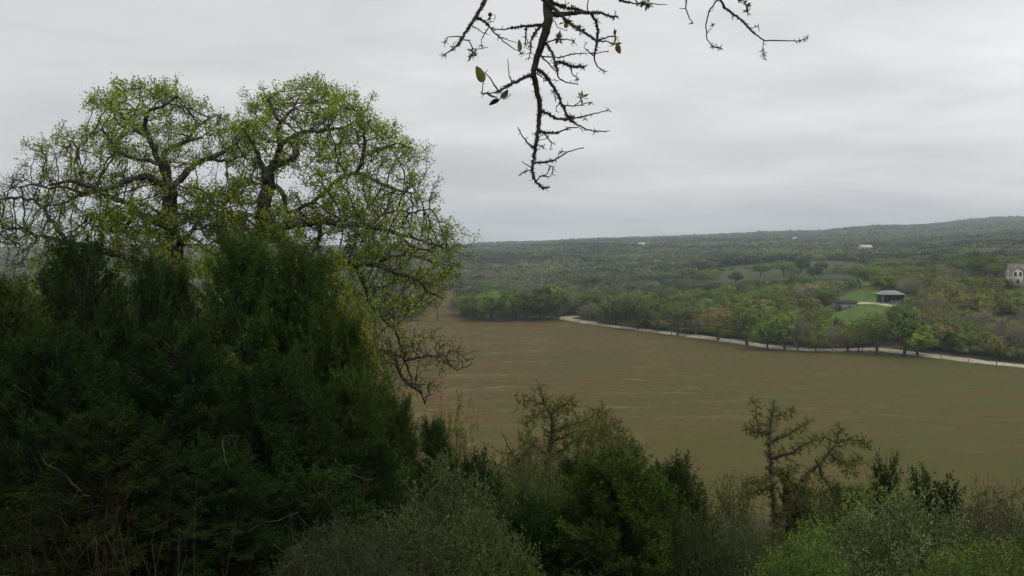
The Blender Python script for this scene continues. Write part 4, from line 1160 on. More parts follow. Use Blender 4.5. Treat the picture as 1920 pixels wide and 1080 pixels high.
right_limbs = [
 ([(478, 770), (474, 640), (476, 540), (482, 452), (492, 400), (500, 360), (499, 325)], .26, .15),
 ([(499, 340), (508, 346), (522, 353), (533, 371), (538, 400)], .07, .04, .8),
 ([(499, 325), (515, 304), (525, 279), (525, 269), (522, 251), (524, 230), (514, 205), (500, 185)], .10, .02, -.8),
 ([(502, 318), (525, 308), (547, 300), (555, 286), (551, 269), (557, 251), (578, 246), (613, 244), (642, 239), (668, 228)], .095, .02, 1.3),
 ([(526, 272), (540, 262), (556, 252)], .06, .05, .3),
 ([(497, 325), (487, 304), (483, 286), (470, 262), (455, 240)], .07, .02, -1.2),
 ([(538, 400), (560, 392), (590, 376), (610, 360), (620, 346), (645, 329), (666, 325), (677, 308), (682, 283), (682, 255), (684, 238), (676, 215)], .12, .025, -.6),
 ([(664, 326), (691, 330), (712, 343), (737, 353), (758, 360), (785, 362)], .055, .014, 1.0),
 ([(650, 328), (638, 311), (631, 290), (626, 262)], .03, .012, -.2),
 ([(680, 290), (700, 285), (722, 276), (750, 268), (775, 280)], .035, .012, -.9),
 ([(478, 470), (490, 431), (515, 427), (543, 424), (575, 420), (603, 415), (628, 417), (645, 424), (666, 420), (694, 424), (740, 436), (790, 450), (845, 468)], .12, .02, -1.2),
 ([(603, 415), (600, 440), (596, 462), (580, 480)], .05, .02, .6),
 ([(694, 424), (712, 405), (740, 395), (770, 398), (805, 392)], .04, .014, .9),
 ([(745, 438), (770, 462), (800, 470), (825, 460)], .035, .012, -.4),
 ([(476, 560), (530, 520), (590, 494), (647, 488), (668, 496), (704, 496), (727, 502), (748, 514), (784, 526), (807, 550), (832, 560)], .12, .02, -.6),
 ([(662, 494), (677, 517), (686, 541), (690, 570)], .06, .03, .8),
 ([(704, 496), (735, 480), (775, 478), (815, 492), (848, 500)], .035, .012, -.8),
 ([(476, 640), (560, 640), (630, 650), (683, 653), (713, 659), (733, 662), (742, 677), (748, 698), (760, 718), (778, 727), (790, 739), (796, 756)], .11, .016, -.9),
 ([(736, 662), (757, 671), (766, 695), (775, 720)], .04, .014, .3),
 ([(752, 680), (760, 677), (778, 671), (801, 668), (825, 668), (840, 683), (858, 695), (884, 683)], .03, .008, -.3),
 ([(690, 575), (720, 600), (742, 618), (748, 641), (760, 668)], .05, .02, .3),
 ([(713, 659), (700, 640), (680, 630)], .03, .012, .4),
 ([(484, 445), (455, 425), (430, 400), (415, 380)], .06, .02, 1.0),
 ([(524, 232), (545, 210), (560, 185), (570, 160)], .035, .01, .5),
 ([(613, 244), (630, 215), (645, 195)], .03, .01, .9),
]
right_poly = [(430, 520), (425, 400), (450, 330), (458, 270), (455, 228), (472, 204), (498, 170), (540, 157), (580, 156), (620, 170), (662, 190), (698, 218), (733, 240), (755, 268), (780, 302),
              (770, 312), (790, 335), (795, 368), (828, 390), (840, 422), (856, 450), (850, 495), (825, 540), (785, 562), (755, 600), (690, 605), (600, 540)]
ra = poly_pts(right_poly, 5200, OAK_Y, 2.3, holes([(560, 350, 50, 30, .12), (585, 295, 28, 24, .45), (655, 290, 22, 22, .35), (505, 380, 16, 24, .3), (770, 315, 30, 10, .1), (620, 465, 34, 12, .15), (820, 375, 30, 14, .35)]))
low_poly = [(690, 640), (720, 615), (760, 605), (805, 618), (838, 630), (852, 660), (840, 690), (812, 710), (800, 740), (770, 735), (745, 715), (735, 680), (700, 672)]
ra2 = poly_pts(low_poly, 620, OAK_Y - 1.2, 1.1)
def dens_right(px, py):
    d = np.interp(py, [140, 230, 300, 380, 460, 560, 640, 760], [1.9, 1.7, 1.1, 1.6, 1.2, 1.0, .4, .2])
    return d * np.where((px > 700) & (py > 300), .7, 1)
oak_things('oak_tree', 'right one of the two big oaks, one limb hanging low over the field', 'tree', OAK_Y, right_limbs, np.concatenate([ra, ra2]), 0.105,
           [(M_leaf_oak, dens_right, (.058, .036), 3.3), (M_leaf_oak_dull, lambda a, b: np.interp(b, [360, 420, 620, 680], [0, 1, .8, .2]) * np.clip((760 - a) / 200, .3, 1), (.058, .036), 3.3)], root_depth=-1.0, group='big oaks behind the junipers')

# ------------------------------------------------------------ gnarled small oaks rising out of the brush
def spur_tree(name, label, Y, limbs, natt_r, natt, D, leaf, root_depth=0.0, twr=.004):
    sk = Skel()
    for i, lb in enumerate(limbs):
        pl, r0, r1 = lb[:3]; trace(sk, pl, Y, r0, r1, D, .008, root=(i == 0), depth=root_depth if i == 0 else rng.uniform(-.6, .6))
    p, par, r = sk.arr()
    vis = np.where((HZ - F * (p[:, 2] - CAMZ) / p[:, 1] < 1010))[0]
    # thin wood and leaf tufts crowd closely about every limb
    att = p[rng.choice(vis, natt)] + rand_dirs(natt) * (rng.random((natt, 1)) ** .6) * natt_r
    P2, par2 = colonize(p, par, att, D * .6, D * 7, D * .8, 60, .6, maxn=9000)
    rad = pipe(par2, twr, 2.2); rad[:len(r)] = np.maximum(r, np.minimum(rad[:len(r)], r * 1.1))
    for i in range(len(par2)):
        if par2[i] >= 0 and rad[i] > rad[par2[i]]: rad[i] = rad[par2[i]]
    base = P2[0].copy(); o = tag(empty(name, base), label, 'tree', 'gnarled small oaks above the brush')
    V, Q = tube_edges(P2, par2, rad, 5); m = MB(); m.add(V - base, Q); obj('trunk', m.mesh('trunk', True), M_bark_twiggy, o)
    nd = P2[len(p):]
    for mt, per, L in leaf:
        k = rng.poisson(per, len(nd)); c = np.repeat(nd, k, 0); c = c + rng.normal(size=c.shape) * L * .6
        V, Q = leaf_quads(c, rand_dirs(len(c), .3), rng.uniform(.5, 1.2, len(c)) * L, rng.uniform(.5, 1., len(c)) * L * .55)
        obj('foliage', mesh_np('foliage', V - base, Q), mt, o)
    print(name, len(P2))
M_bark_twiggy = rough_mat('mossy_twiggy_bark', (0.045, 0.038, 0.028), (0.11, 0.095, 0.07), 14, 0.5, c3=(0.10, 0.10, 0.065), scale2=6)
A_limbs = [
 ([(1455, 1230), (1455, 1130), (1453, 1040), (1452, 1003), (1453, 967), (1450, 927), (1447, 893), (1445, 860), (1443, 837), (1443, 807), (1447, 780), (1450, 757)], .075, .015),
 ([(1443, 812), (1423, 812), (1400, 803)], .025, .006), ([(1422, 812), (1420, 795), (1418, 783), (1415, 750)], .012, .004),
 ([(1447, 780), (1467, 775), (1482, 772)], .018, .006), ([(1444, 830), (1467, 817), (1493, 807), (1513, 793)], .025, .006),
 ([(1446, 860), (1467, 853), (1487, 848), (1510, 833), (1527, 823)], .025, .006), ([(1448, 913), (1423, 920), (1397, 930)], .025, .006),
 ([(1447, 895), (1425, 903), (1400, 905)], .02, .006), ([(1449, 890), (1475, 885), (1490, 875)], .012, .004)]
spur_tree('oak_sapling', 'upright gnarled twiggy little oak at lower right, its trunk clear against the field', 13.0, A_limbs, .14, 1900, .048, [(M_leaf_yellow, 1.7, .027), (M_leaf_oak_dull, 2.2, .028)])
B_limbs = [
 ([(1440, 1230), (1447, 1130), (1452, 1040), (1457, 1000), (1477, 973), (1483, 940), (1497, 907), (1520, 883), (1540, 867), (1557, 843), (1570, 830), (1575, 800)], .07, .012),
 ([(1570, 830), (1593, 823), (1613, 827), (1627, 837)], .02, .006), ([(1557, 848), (1573, 863), (1583, 867), (1617, 863)], .022, .006), ([(1580, 867), (1592, 882), (1597, 888)], .010, .004),
 ([(1535, 870), (1540, 890), (1550, 907), (1560, 917), (1587, 913), (1613, 927)], .03, .006), ([(1558, 916), (1568, 930), (1578, 942)], .012, .004),
 ([(1560, 917), (1535, 927), (1510, 938), (1497, 945)], .02, .006), ([(1497, 910), (1480, 900), (1470, 890)], .015, .006), ([(1570, 830), (1550, 820), (1535, 822)], .015, .005)]
spur_tree('oak_sapling', 'leaning gnarled little oak spreading right, beside the upright one at lower right', 13.3, B_limbs, .14, 1900, .048, [(M_leaf_yellow, 1.7, .027), (M_leaf_oak_dull, 2.2, .028)])
C_limbs = [
 ([(1015, 1010), (1020, 930), (1027, 867), (1031, 840), (1036, 813), (1036, 791), (1033, 778), (1018, 751), (1013, 729)], .09, .015),
 ([(1036, 811), (1062, 796), (1093, 791), (1120, 773), (1133, 771)], .035, .008), ([(1035, 830), (1060, 818), (1084, 805)], .02, .006),
 ([(1033, 778), (1050, 762), (1072, 755)], .02, .006), ([(1020, 755), (996, 751), (971, 751)], .02, .006), ([(1028, 855), (1010, 840), (996, 831), (978, 827)], .03, .006),
 ([(1030, 860), (1060, 840), (1084, 822), (1120, 809), (1147, 796), (1165, 808)], .03, .006), ([(1120, 809), (1150, 820), (1173, 830), (1187, 842)], .015, .005), ([(1018, 770), (1000, 780), (985, 800)], .015, .005)]
spur_tree('oak_sapling', 'gnarled little oak with yellowish leaves standing in the brush below the middle of the field', 16.0, C_limbs, .24, 2600, .055, [(M_leaf_oak_dull, 1.3, .034), (M_brush_olive, 1.6, .034), (M_leaf_yellow, .8, .03)])
D_limbs = [([(985, 1000), (978, 900), (969, 867), (956, 844), (942, 813)], .035, .006), ([(969, 867), (985, 850), (1000, 845)], .012, .004), ([(960, 850), (940, 850), (915, 835)], .012, .004),
           ([(975, 890), (930, 870), (912, 860), (908, 830)], .015, .004)]
spur_tree('oak_sapling', 'small nearly bare crooked sapling left of the gnarled yellowish little oak', 15.0, D_limbs, .10, 260, .05, [(M_brush_olive, .6, .026)])

# ------------------------------------------------------------ junipers
def juniper_mesh(h, w, nb, nspray, seedmat, pointed=0.7):
    sk = Skel(); sk.poly([(0, 0, -.4), (rng.normal() * .1, rng.normal() * .1, h * .5), (rng.normal() * .15, rng.normal() * .15, h * .84)], .11, .015, .25, root=True)
    tr = np.array(sk.p); c, d, base = [], [], []
    for k in range(nb):
        f = (k + rng.random()) / nb; f = f ** 0.85 * 0.97
        z0 = h * (0.02 + 0.93 * f)
        prof = (1 - f) ** pointed * (0.7 + 0.3 * min(1, f / .22)) * w / 2
        a = rng.uniform(0, 6.283); up = rng.uniform(.1, .7) + f * .7
        L = prof * rng.uniform(.65, 1.22) + .12
        dr = norm(np.array([math.cos(a), math.sin(a), up])); st = np.array([0, 0, z0 - L * up * .5])
        st[2] = max(st[2], 0.02)
        end = st + dr * np.array([L, L, L * .9]) * 1.1
        mid = (st + end) / 2 + rng.normal(size=3) * .08 - np.array([0, 0, .08])
        sk.poly([st, mid, end], .022, .005, .3)
        # plumes along the branch
        ns = max(3, int(9 * L / .8))
        for q in range(ns + 2):
            t = 1.0 if q == 0 else rng.uniform(.28, 1.0)
            b = st * (1 - t) ** 2 + 2 * mid * t * (1 - t) + end * t * t
            pd = norm(dr * .8 + np.array([0, 0, .25 + .35 * f]) + rng.normal(size=3) * .42); PL = rng.uniform(.18, .42)
            m_ = max(8, int(nspray * PL / .28)); tt = rng.uniform(0.0, 1, m_)
            wd = .095 * (1 - tt * .8)[:, None]
            cc = b + pd * (tt * PL)[:, None] + rand_dirs(m_) * wd * rng.random((m_, 1)) ** .5
            c.append(cc); d.append(norm(pd * .7 + rand_dirs(m_) * .85))
    c = np.concatenate(c); d = np.concatenate(d)
    V, Q = leaf_quads(c, d, rng.uniform(.04, .10, len(c)), rng.uniform(.011, .021, len(c)), .1)
    p, par, r = sk.arr(); V2, Q2 = tube_edges(p, par, r, 5); tm = MB(); tm.add(V2, Q2)
    return tm.mesh('trunk', True), mesh_np('foliage', V, Q), h, w
JUN = [juniper_mesh(6.5, 3.4, 360, 30, None, .5), juniper_mesh(6.5, 3.3, 340, 30, None, .62), juniper_mesh(4.5, 3.6, 330, 32, None, .5), juniper_mesh(2.6, 1.6, 130, 28, None, .5)]
for j in JUN: j[0].materials.append(M_bark_twiggy); j[1].materials.append(M_juniper)
print('juniper faces', [len(j[1].polygons) for j in JUN])
def juniper(v, px, top, wpx, Y, label, mat=None, rz=None, hmin=0):
    tm, fm, h0, w0 = JUN[v]; x = (px - 960) / F * Y; z = float(H(x, Y)); zt = CAMZ - (top - HZ) / F * Y
    h = max(zt - z, .8) * 1.05; w = wpx / F * Y
    o = empty('juniper', (x, Y, z), rng.uniform(0, 6.28) if rz is None else rz, (w / w0, w / w0, h / h0))
    a = bpy.data.objects.new('trunk', tm); COL.objects.link(a); a.parent = o
    b = bpy.data.objects.new('foliage', fm); COL.objects.link(b); b.parent = o; setmat(b, mat or M_juniper)
    tag(o, label, 'juniper', 'junipers on the near slope'); return o
JL = [
 (0, 150, 452, 330, 12.0, 'tall dark juniper at far left whose top reaches the oak limbs', M_juniper_dark),
 (1, 15, 520, 300, 11.0, 'dark juniper cut by the left edge of the picture', M_juniper),
 (2, 295, 505, 330, 12.6, 'dark juniper below the trunk of the left big oak', M_juniper_dark),
 (0, 455, 448, 330, 13.0, 'tall juniper standing in front of the right big oak trunk', M_juniper),
 (1, 570, 475, 300, 13.2, 'pointed dark green juniper right of the tall one by the oak trunk', M_juniper),
 (2, 625, 600, 300, 11.5, 'green juniper leaning toward the low hanging oak limb', M_juniper),
 (0, 655, 700, 270, 10.6, 'juniper with lighter sprays at the right end of the dark thicket', M_juniper),
 (2, 100, 640, 420, 8.6, 'broad black green juniper in the lower left foreground', M_juniper_dark),
 (0, 330, 610, 380, 9.4, 'dark juniper in the middle of the left thicket', M_juniper_dark),
 (2, 510, 690, 400, 9.0, 'broad dark juniper low in the left thicket', M_juniper_dark),
 (1, 690, 830, 260, 9.2, 'low dark juniper above the brush right of the left thicket', M_juniper_dark),
 (1, 812, 788, 175, 12.5, 'small pointed juniper alone right of the thicket', M_juniper),
 (0, 745, 745, 170, 12.2, 'slim juniper filling the gap left of the small pointed one', M_juniper),
 (2, 885, 868, 220, 11.5, 'low dark juniper right of the small pointed one', M_juniper_dark),
 (2, 1165, 862, 430, 9.6, 'broad green juniper in the bottom middle', M_juniper),
 (2, 1265, 875, 230, 10.6, 'dark juniper at the right shoulder of the broad green one', M_juniper_dark),
 (1, 1080, 862, 200, 12.6, 'juniper behind the broad green one at the foot of the yellowish little oak', M_juniper_dark),
 (3, 1663, 885, 90, 12.6, 'small narrow juniper tip right of the leaning little oak', M_juniper_dark),
 (3, 1745, 915, 170, 12.0, 'small dark juniper at lower right behind the grey brush', M_juniper_dark),
 (3, 1600, 940, 150, 12.4, 'little dark juniper between the leaning oak and the narrow tip', M_juniper_dark),
 (0, 200, 770, 380, 7.4, 'lowest dark juniper behind the reddish dry stalks', M_juniper_dark),
 (0, 420, 850, 330, 7.6, 'dark juniper at the bottom of the left thicket', M_juniper_dark),
 (3, 610, 900, 260, 7.8, 'small juniper at the bottom right end of the left thicket', M_juniper_dark),
 (3, 985, 960, 230, 9.4, 'little dark juniper between two olive shrubs at the bottom', M_juniper_dark),
 (3, 1490, 925, 110, 14.5, 'little dark juniper behind the trunks of the two gnarled oaks', M_juniper_dark),
 (2, -110, 560, 380, 9.8, 'juniper mostly beyond the left edge', M_juniper_dark),
]
for v, px, top, w, Y, lab, mt in JL: juniper(v, px, top, w, Y, lab, mt)

# ------------------------------------------------------------ brush and shrubs
M_stem = rough_mat('greenish_grey_stems', (0.045, 0.048, 0.025), (0.09, 0.095, 0.055), 9, 0)
M_brush_mix = leaf_mat('green_brush_leaves', [(0.085, 0.115, 0.035), (0.14, 0.185, 0.055), (0.20, 0.24, 0.085)], 0.3, 0.1, 0.25, 1.5)
def shrub_mesh(h, w, nst, per, L, W, stem=.008, droop=.2, twiggy=2):
    sk = Skel(); sk.p.append(np.zeros(3)); sk.par.append(-1); sk.r.append(stem * 1.6); c = []; dd = []
    for k in range(nst):
        a = rng.uniform(0, 6.283); rr = math.sqrt(rng.random()) * w / 2; hh = h * math.sqrt(max(0.05, 1 - (rr / (w / 2)) ** 2 * .75)) * rng.uniform(.72, 1.05)
        end = np.array([rr * math.cos(a), rr * math.sin(a), hh]); st = end * (.18, .18, 0)
        mid = (st + end) / 2 + rng.normal(size=3) * .1 * w
        last = len(sk.p); sk.poly([st * .6, mid, end, end + np.array([math.cos(a), math.sin(a), -droop]) * .12], stem, stem * .35, h * .09, attach=0, jit=.012)
        ids = list(range(last, len(sk.p)))
        for j in ids[len(ids) // 4:]:
            for _ in range(twiggy):
                q0 = sk.p[j]; dv = norm(rng.normal(size=3) + np.array([0, 0, .5])); ln = rng.uniform(.08, .22) * h / 2
                i0 = len(sk.p); q1 = q0 + dv * ln; q2 = q1 + norm(dv + rng.normal(size=3) * .6) * ln * .7
                for q, pr in ((q1, j), (q2, i0)): sk.p.append(q); sk.par.append(pr); sk.r.append(stem * .3)
                m_ = rng.poisson(per); t = rng.random((m_, 1)); c.append(np.where(t < .5, q0 + (q1 - q0) * t * 2, q1 + (q2 - q1) * (t * 2 - 1))); dd.append(norm(dv + rand_dirs(m_) * 1.1) if m_ else np.zeros((0, 3)))
    c = np.concatenate(c); dd = np.concatenate(dd)
    V, Q = leaf_quads(c, dd, rng.uniform(.6, 1.3, len(c)) * L, rng.uniform(.6, 1.2, len(c)) * W)
    p, par, r = sk.arr(); V2, Q2 = tube_edges(p, par, r, 3); tm = MB(); tm.add(V2, Q2)
    return tm.mesh('stems', True), mesh_np('leaves', V, Q), h, w
SHR = [shrub_mesh(2.0, 2.2, 170, 7.5, .034, .019, twiggy=3), shrub_mesh(2.0, 2.6, 200, 8.5, .036, .020, twiggy=3), shrub_mesh(2.0, 2.2, 240, 4.5, .032, .015, twiggy=4), shrub_mesh(2.0, 2.0, 120, 13, .042, .018, droop=.9)]
for j in SHR: j[0].materials.append(M_bark_twiggy); j[1].materials.append(M_brush_grey)
print('shrub faces', [len(j[1].polygons) + len(j[0].polygons) for j in SHR])
def shrub(v, px, top, wpx, Y, label, mat, stemmat=None, name='shrub', cat='shrub', hh=None):
    tm, fm, h0, w0 = SHR[v]; x = (px - 960) / F * Y; z = float(H(x, Y)) - .03; zt = CAMZ - (top - HZ) / F * Y
    h = max(zt - z, .3); w = wpx / F * Y
    o = empty(name, (x, Y, z), rng.uniform(0, 6.28), (w / w0, w / w0, h / h0))
    a = bpy.data.objects.new('stems', tm); COL.objects.link(a); a.parent = o
    if stemmat: setmat(a, stemmat)
    b = bpy.data.objects.new('leaves', fm); COL.objects.link(b); b.parent = o; setmat(b, mat)
    tag(o, label, cat, 'brush on the near slope'); return o
SL = [
 (1, 830, 885, 290, 9.2, 'rounded grey green brush below the small pointed juniper', M_brush_mix),
 (0, 900, 975, 240, 8.4, 'small leaved olive brush at the bottom left of the middle', M_brush_olive),
 (1, 1010, 905, 250, 10.6, 'olive brush left of the broad green juniper', M_brush_olive),
 (0, 950, 880, 200, 12.2, 'thin olive brush below the bare crooked sapling', M_brush_olive),
 (0, 1040, 870, 170, 14.0, 'brownish brush round the foot of the yellowish little oak', M_brush_brown),
 (0, 760, 965, 250, 8.2, 'sparse grey twiggy brush at the edge of the dark thicket', M_brush_mix),
 (0, 1365, 915, 170, 12.4, 'brown budding brush left of the upright gnarled oak', M_leaf_oak_dull),
 (2, 1330, 985, 230, 9.6, 'grey twiggy brush at the bottom below the brown budding brush', M_brush_grey),
 (2, 1420, 1000, 200, 9.2, 'grey brush at the foot of the upright gnarled oak', M_brush_mix),
 (0, 1570, 950, 190, 12.0, 'brownish brush under the leaning gnarled oak', M_brush_brown),
 (3, 1655, 915, 220, 10.6, 'pale green lichened sprays above the grey brush at lower right', M_brush_bright),
 (3, 1560, 975, 190, 10.0, 'light green sprays left of the big grey brush', M_brush_bright),
 (1, 1700, 950, 340, 9.0, 'big round grey twiggy brush at lower right', M_brush_grey),
 (1, 1520, 1018, 260, 8.2, 'yellow green shrub at the bottom below the gnarled oaks', M_brush_bright),
 (1, 1850, 1038, 300, 7.6, 'brightest green shrub in the bottom right corner', M_brush_bright),
 (0, 1790, 985, 200, 9.8, 'olive shrub between grey brush and bottom right corner', M_brush_olive),
 (2, 1880, 935, 230, 10.8, 'brownish twiggy brush at the right edge', M_brush_brown),
 (0, 1925, 985, 200, 9.2, 'grey olive brush cut by the right edge', M_brush_grey),
 (3, 850, 782, 130, 16.0, 'faint yellow green bush behind the small pointed juniper', M_leaf_yellow),
 (1, 1290, 985, 200, 9.0, 'dark green brush at the right foot of the broad green juniper', M_juniper),
 (2, 640, 990, 260, 7.0, 'twiggy brush at the bottom edge of the dark thicket', M_juniper),
 (0, 1125, 800, 190, 15.0, 'thin yellowish brush under the right limb of the yellowish little oak', M_leaf_oak_dull),
 (0, 985, 845, 150, 15.0, 'olive brush at the left foot of the yellowish little oak', M_brush_olive),
 (1, 1545, 930, 170, 12.6, 'olive leafy brush behind the light green sprays', M_brush_olive),
]
for v, px, top, w, Y, lab, mt in SL: shrub(v, px, top, w, Y, lab, mt, M_stem)
near_tree(0, 635, 462, 190, 17.0, 'yellow green small tree between the right big oak and the juniper tips', M_leaf_yellow)
near_tree(1, 690, 520, 150, 18.6, 'olive small tree under the right end of the oak crown', M_brush_olive)
near_tree(1, 95, 445, 210, 16.0, 'brown green small tree behind the far left juniper tops', M_leaf_oak_dull)
near_tree(1, 25, 470, 210, 14.0, 'brownish yellow small tree at the left edge behind the junipers', M_leaf_yellow)
near_tree(0, 545, 425, 250, 17.0, 'olive small tree between the two tallest junipers', M_brush_olive)
near_tree(1, 350, 395, 290, 17.4, 'brown green small tree between the junipers below the left oak', M_leaf_oak_dull)
near_tree(0, 240, 418, 230, 17.0, 'olive brown small tree right of the far left juniper top', M_leaf_oak_dull)
# slope cover further down, low plants one cannot tell apart
def understory():
    Vs, Qs, n = [], [], 0
    for k in range(1500):
        y = 8.5 + 70 * rng.random() ** 1.6; x = rng.uniform(-.75, .75) * y; z = float(H(x, y)); s = rng.uniform(.3, .8) * (1 + y / 40); m_ = 420
        c = rand_dirs(m_, .2) * (rng.random((m_, 1)) ** .4) * (s, s, s * .8) + (x, y, z + s * .4)
        V, Q = leaf_quads(c, rand_dirs(m_, .4), rng.uniform(.02, .045, m_) * (.6 + y / 15), .018 * (.6 + y / 15)); Vs.append(V); Qs.append(Q + n); n += len(V)
    tag(obj('ground_cover', mesh_np('ground_cover', np.concatenate(Vs), np.concatenate(Qs)), M_brush_olive), 'low leafy undergrowth covering the near slope', 'undergrowth', kind='stuff')
understory()

# ------------------------------------------------------------ foreground grass and dry stalks
def blades(name, label, n, area, hr, mat, w=.004, cat='grass', bend=.35, kind='stuff', origin=None):
    x0, x1, y0, y1 = area; x = rng.uniform(x0, x1, n); y = rng.uniform(y0, y1, n); z = H(x, y) - .01
    h = rng.uniform(*hr, n) * (0.5 + 0.8 * (0.5 + 0.5 * np.sin(x * 4.1) * np.sin(y * 5.3 + x)))
    a = rng.uniform(0, 6.283, n); b = rng.uniform(0, bend, n) * h
    dx, dy = np.cos(a) * b, np.sin(a) * b; wx, wy = -np.sin(a) * w, np.cos(a) * w
    def row(t, ws): return np.stack([x + dx * t * t + wx * ws, y + dy * t * t + wy * ws, z + h * t * (1 - .15 * t * bend)], 1)
    V = np.stack([row(0, -1), row(0, 1), row(.5, .8), row(.5, -.8), row(1, .12), row(1, -.12)], 1).reshape(-1, 3)
    i = np.arange(n)[:, None] * 6; Q = np.concatenate([i + [0, 1, 2, 3], i + [3, 2, 4, 5]])
    return tag(obj(name, mesh_np(name, V, Q), mat), label, cat, kind=kind)
M_grass = leaf_mat('short_spring_grass', [(0.05, 0.065, 0.02), (0.09, 0.105, 0.03), (0.14, 0.13, 0.06)], .3, 0)
blades('grass', 'short grass along the edge of the ground at bottom left', 26000, (-3.4, -1.0, 4.1, 5.2), (.02, .055), M_grass)
def stalks(px, Y, n, hr, spread, label, mat, thick=.0022):
    Y = Y - .55; x = (px - 960) / F * Y; z = float(H(x, Y)); o = tag(empty('dry_stalks', (x, Y, z)), label, 'dry weed', 'dry weeds at the foot of the thicket')
    m = MB(); s2 = Skel(); s2.poly([(0, 0, -.15), (0, 0, -.06)], thick * 1.5, thick, .08, root=True)
    for k in range(n):
        a = rng.normal(size=2) * spread; h = rng.uniform(*hr); top = np.array([a[0] * 1.6 + rng.normal() * .06, a[1] * 1.4, h]); b = np.array([a[0], a[1], -.03])
        s2.poly([b - (0, 0, .04), (b + top) / 2 + rng.normal(size=3) * .02, top], thick, thick * .5, .08, attach=1); st_ = len(s2.p)
        for _ in range(rng.integers(0, 5)):
            j = rng.integers(st_ - 4, st_); dv = norm(rng.normal(size=3) + np.array([0, 0, .8])) * rng.uniform(.05, .16); s2.poly([s2.p[j] + dv], thick * .5, thick * .3, .06, attach=int(j))
    p, par, r = s2.arr(); V, Q = tube_edges(p, par, r, 3); m.add(V, Q)
    obj('stems', m.mesh('stems'), mat, o)
stalks(190, 5.4, 22, (.25, .62), .14, 'reddish dry weed stalks at lower left in front of the junipers', M_twig_red)
stalks(255, 5.5, 14, (.2, .5), .14, 'second clump of reddish dry stalks just right of the tallest reddish one', M_twig_red)
stalks(60, 5.5, 16, (.15, .35), .25, 'low reddish dry weeds by the left edge above the grass', M_twig_red)
stalks(480, 5.6, 26, (.1, .28), .35, 'low reddish dry weeds at the bottom edge right of the grass', M_twig_red)
stalks(640, 5.6, 26, (.1, .26), .3, 'low dry weeds at the bottom edge below the thicket', M_twig_red)
stalks(330, 5.3, 8, (.2, .55), .2, 'few pale dry grass stalks bending over at the bottom left', M_twig_pale, .002)
stalks(545, 5.3, 9, (.25, .62), .2, 'few pale upright dry stalks at the bottom below the broad juniper', M_twig_pale, .002)
def dead_twig(px, py, Y, L, label):
    base = P(px, py, Y); o = tag(empty('dead_twig', base), label, 'twig', 'pale dead twigs among the dark juniper foliage'); sk = Skel(); q = np.zeros(3); dv = norm(rng.normal(size=3) * (1, .4, .6)); pts = [q]
    for k in range(7): dv = norm(dv + rng.normal(size=3) * .28); q = q + dv * L / 7; pts.append(q)
    sk.poly(pts, .0026, .0012, L / 9, root=True)
    for _ in range(5):
        j = int(rng.integers(1, len(sk.p))); dv = norm(rng.normal(size=3)) * L * rng.uniform(.12, .3); sk.poly([sk.p[j] + dv], .0014, .0008, .05, attach=j)
    p, par, r = sk.arr(); V, Q = tube_edges(p, par, r, 4); m = MB(); m.add(V, Q); obj('twig_wood', m.mesh('twig_wood'), M_twig_pale, o)
for (px, py, Y, L, w_) in [(170, 930, 6.4, .5, 'low above the reddish stalks'), (430, 880, 6.3, .5, 'in the lower left thicket'), (700, 900, 7.6, .5, 'at the thicket right end'),
                           (800, 1010, 7.2, .45, 'at the foot of the rounded grey green brush'), (560, 960, 6.5, .5, 'near the bottom of the thicket'), (1105, 1045, 7.5, .3, 'at the bottom of the broad green juniper')]:
    dead_twig(px, py, Y, L, 'pale dead twig ' + w_)

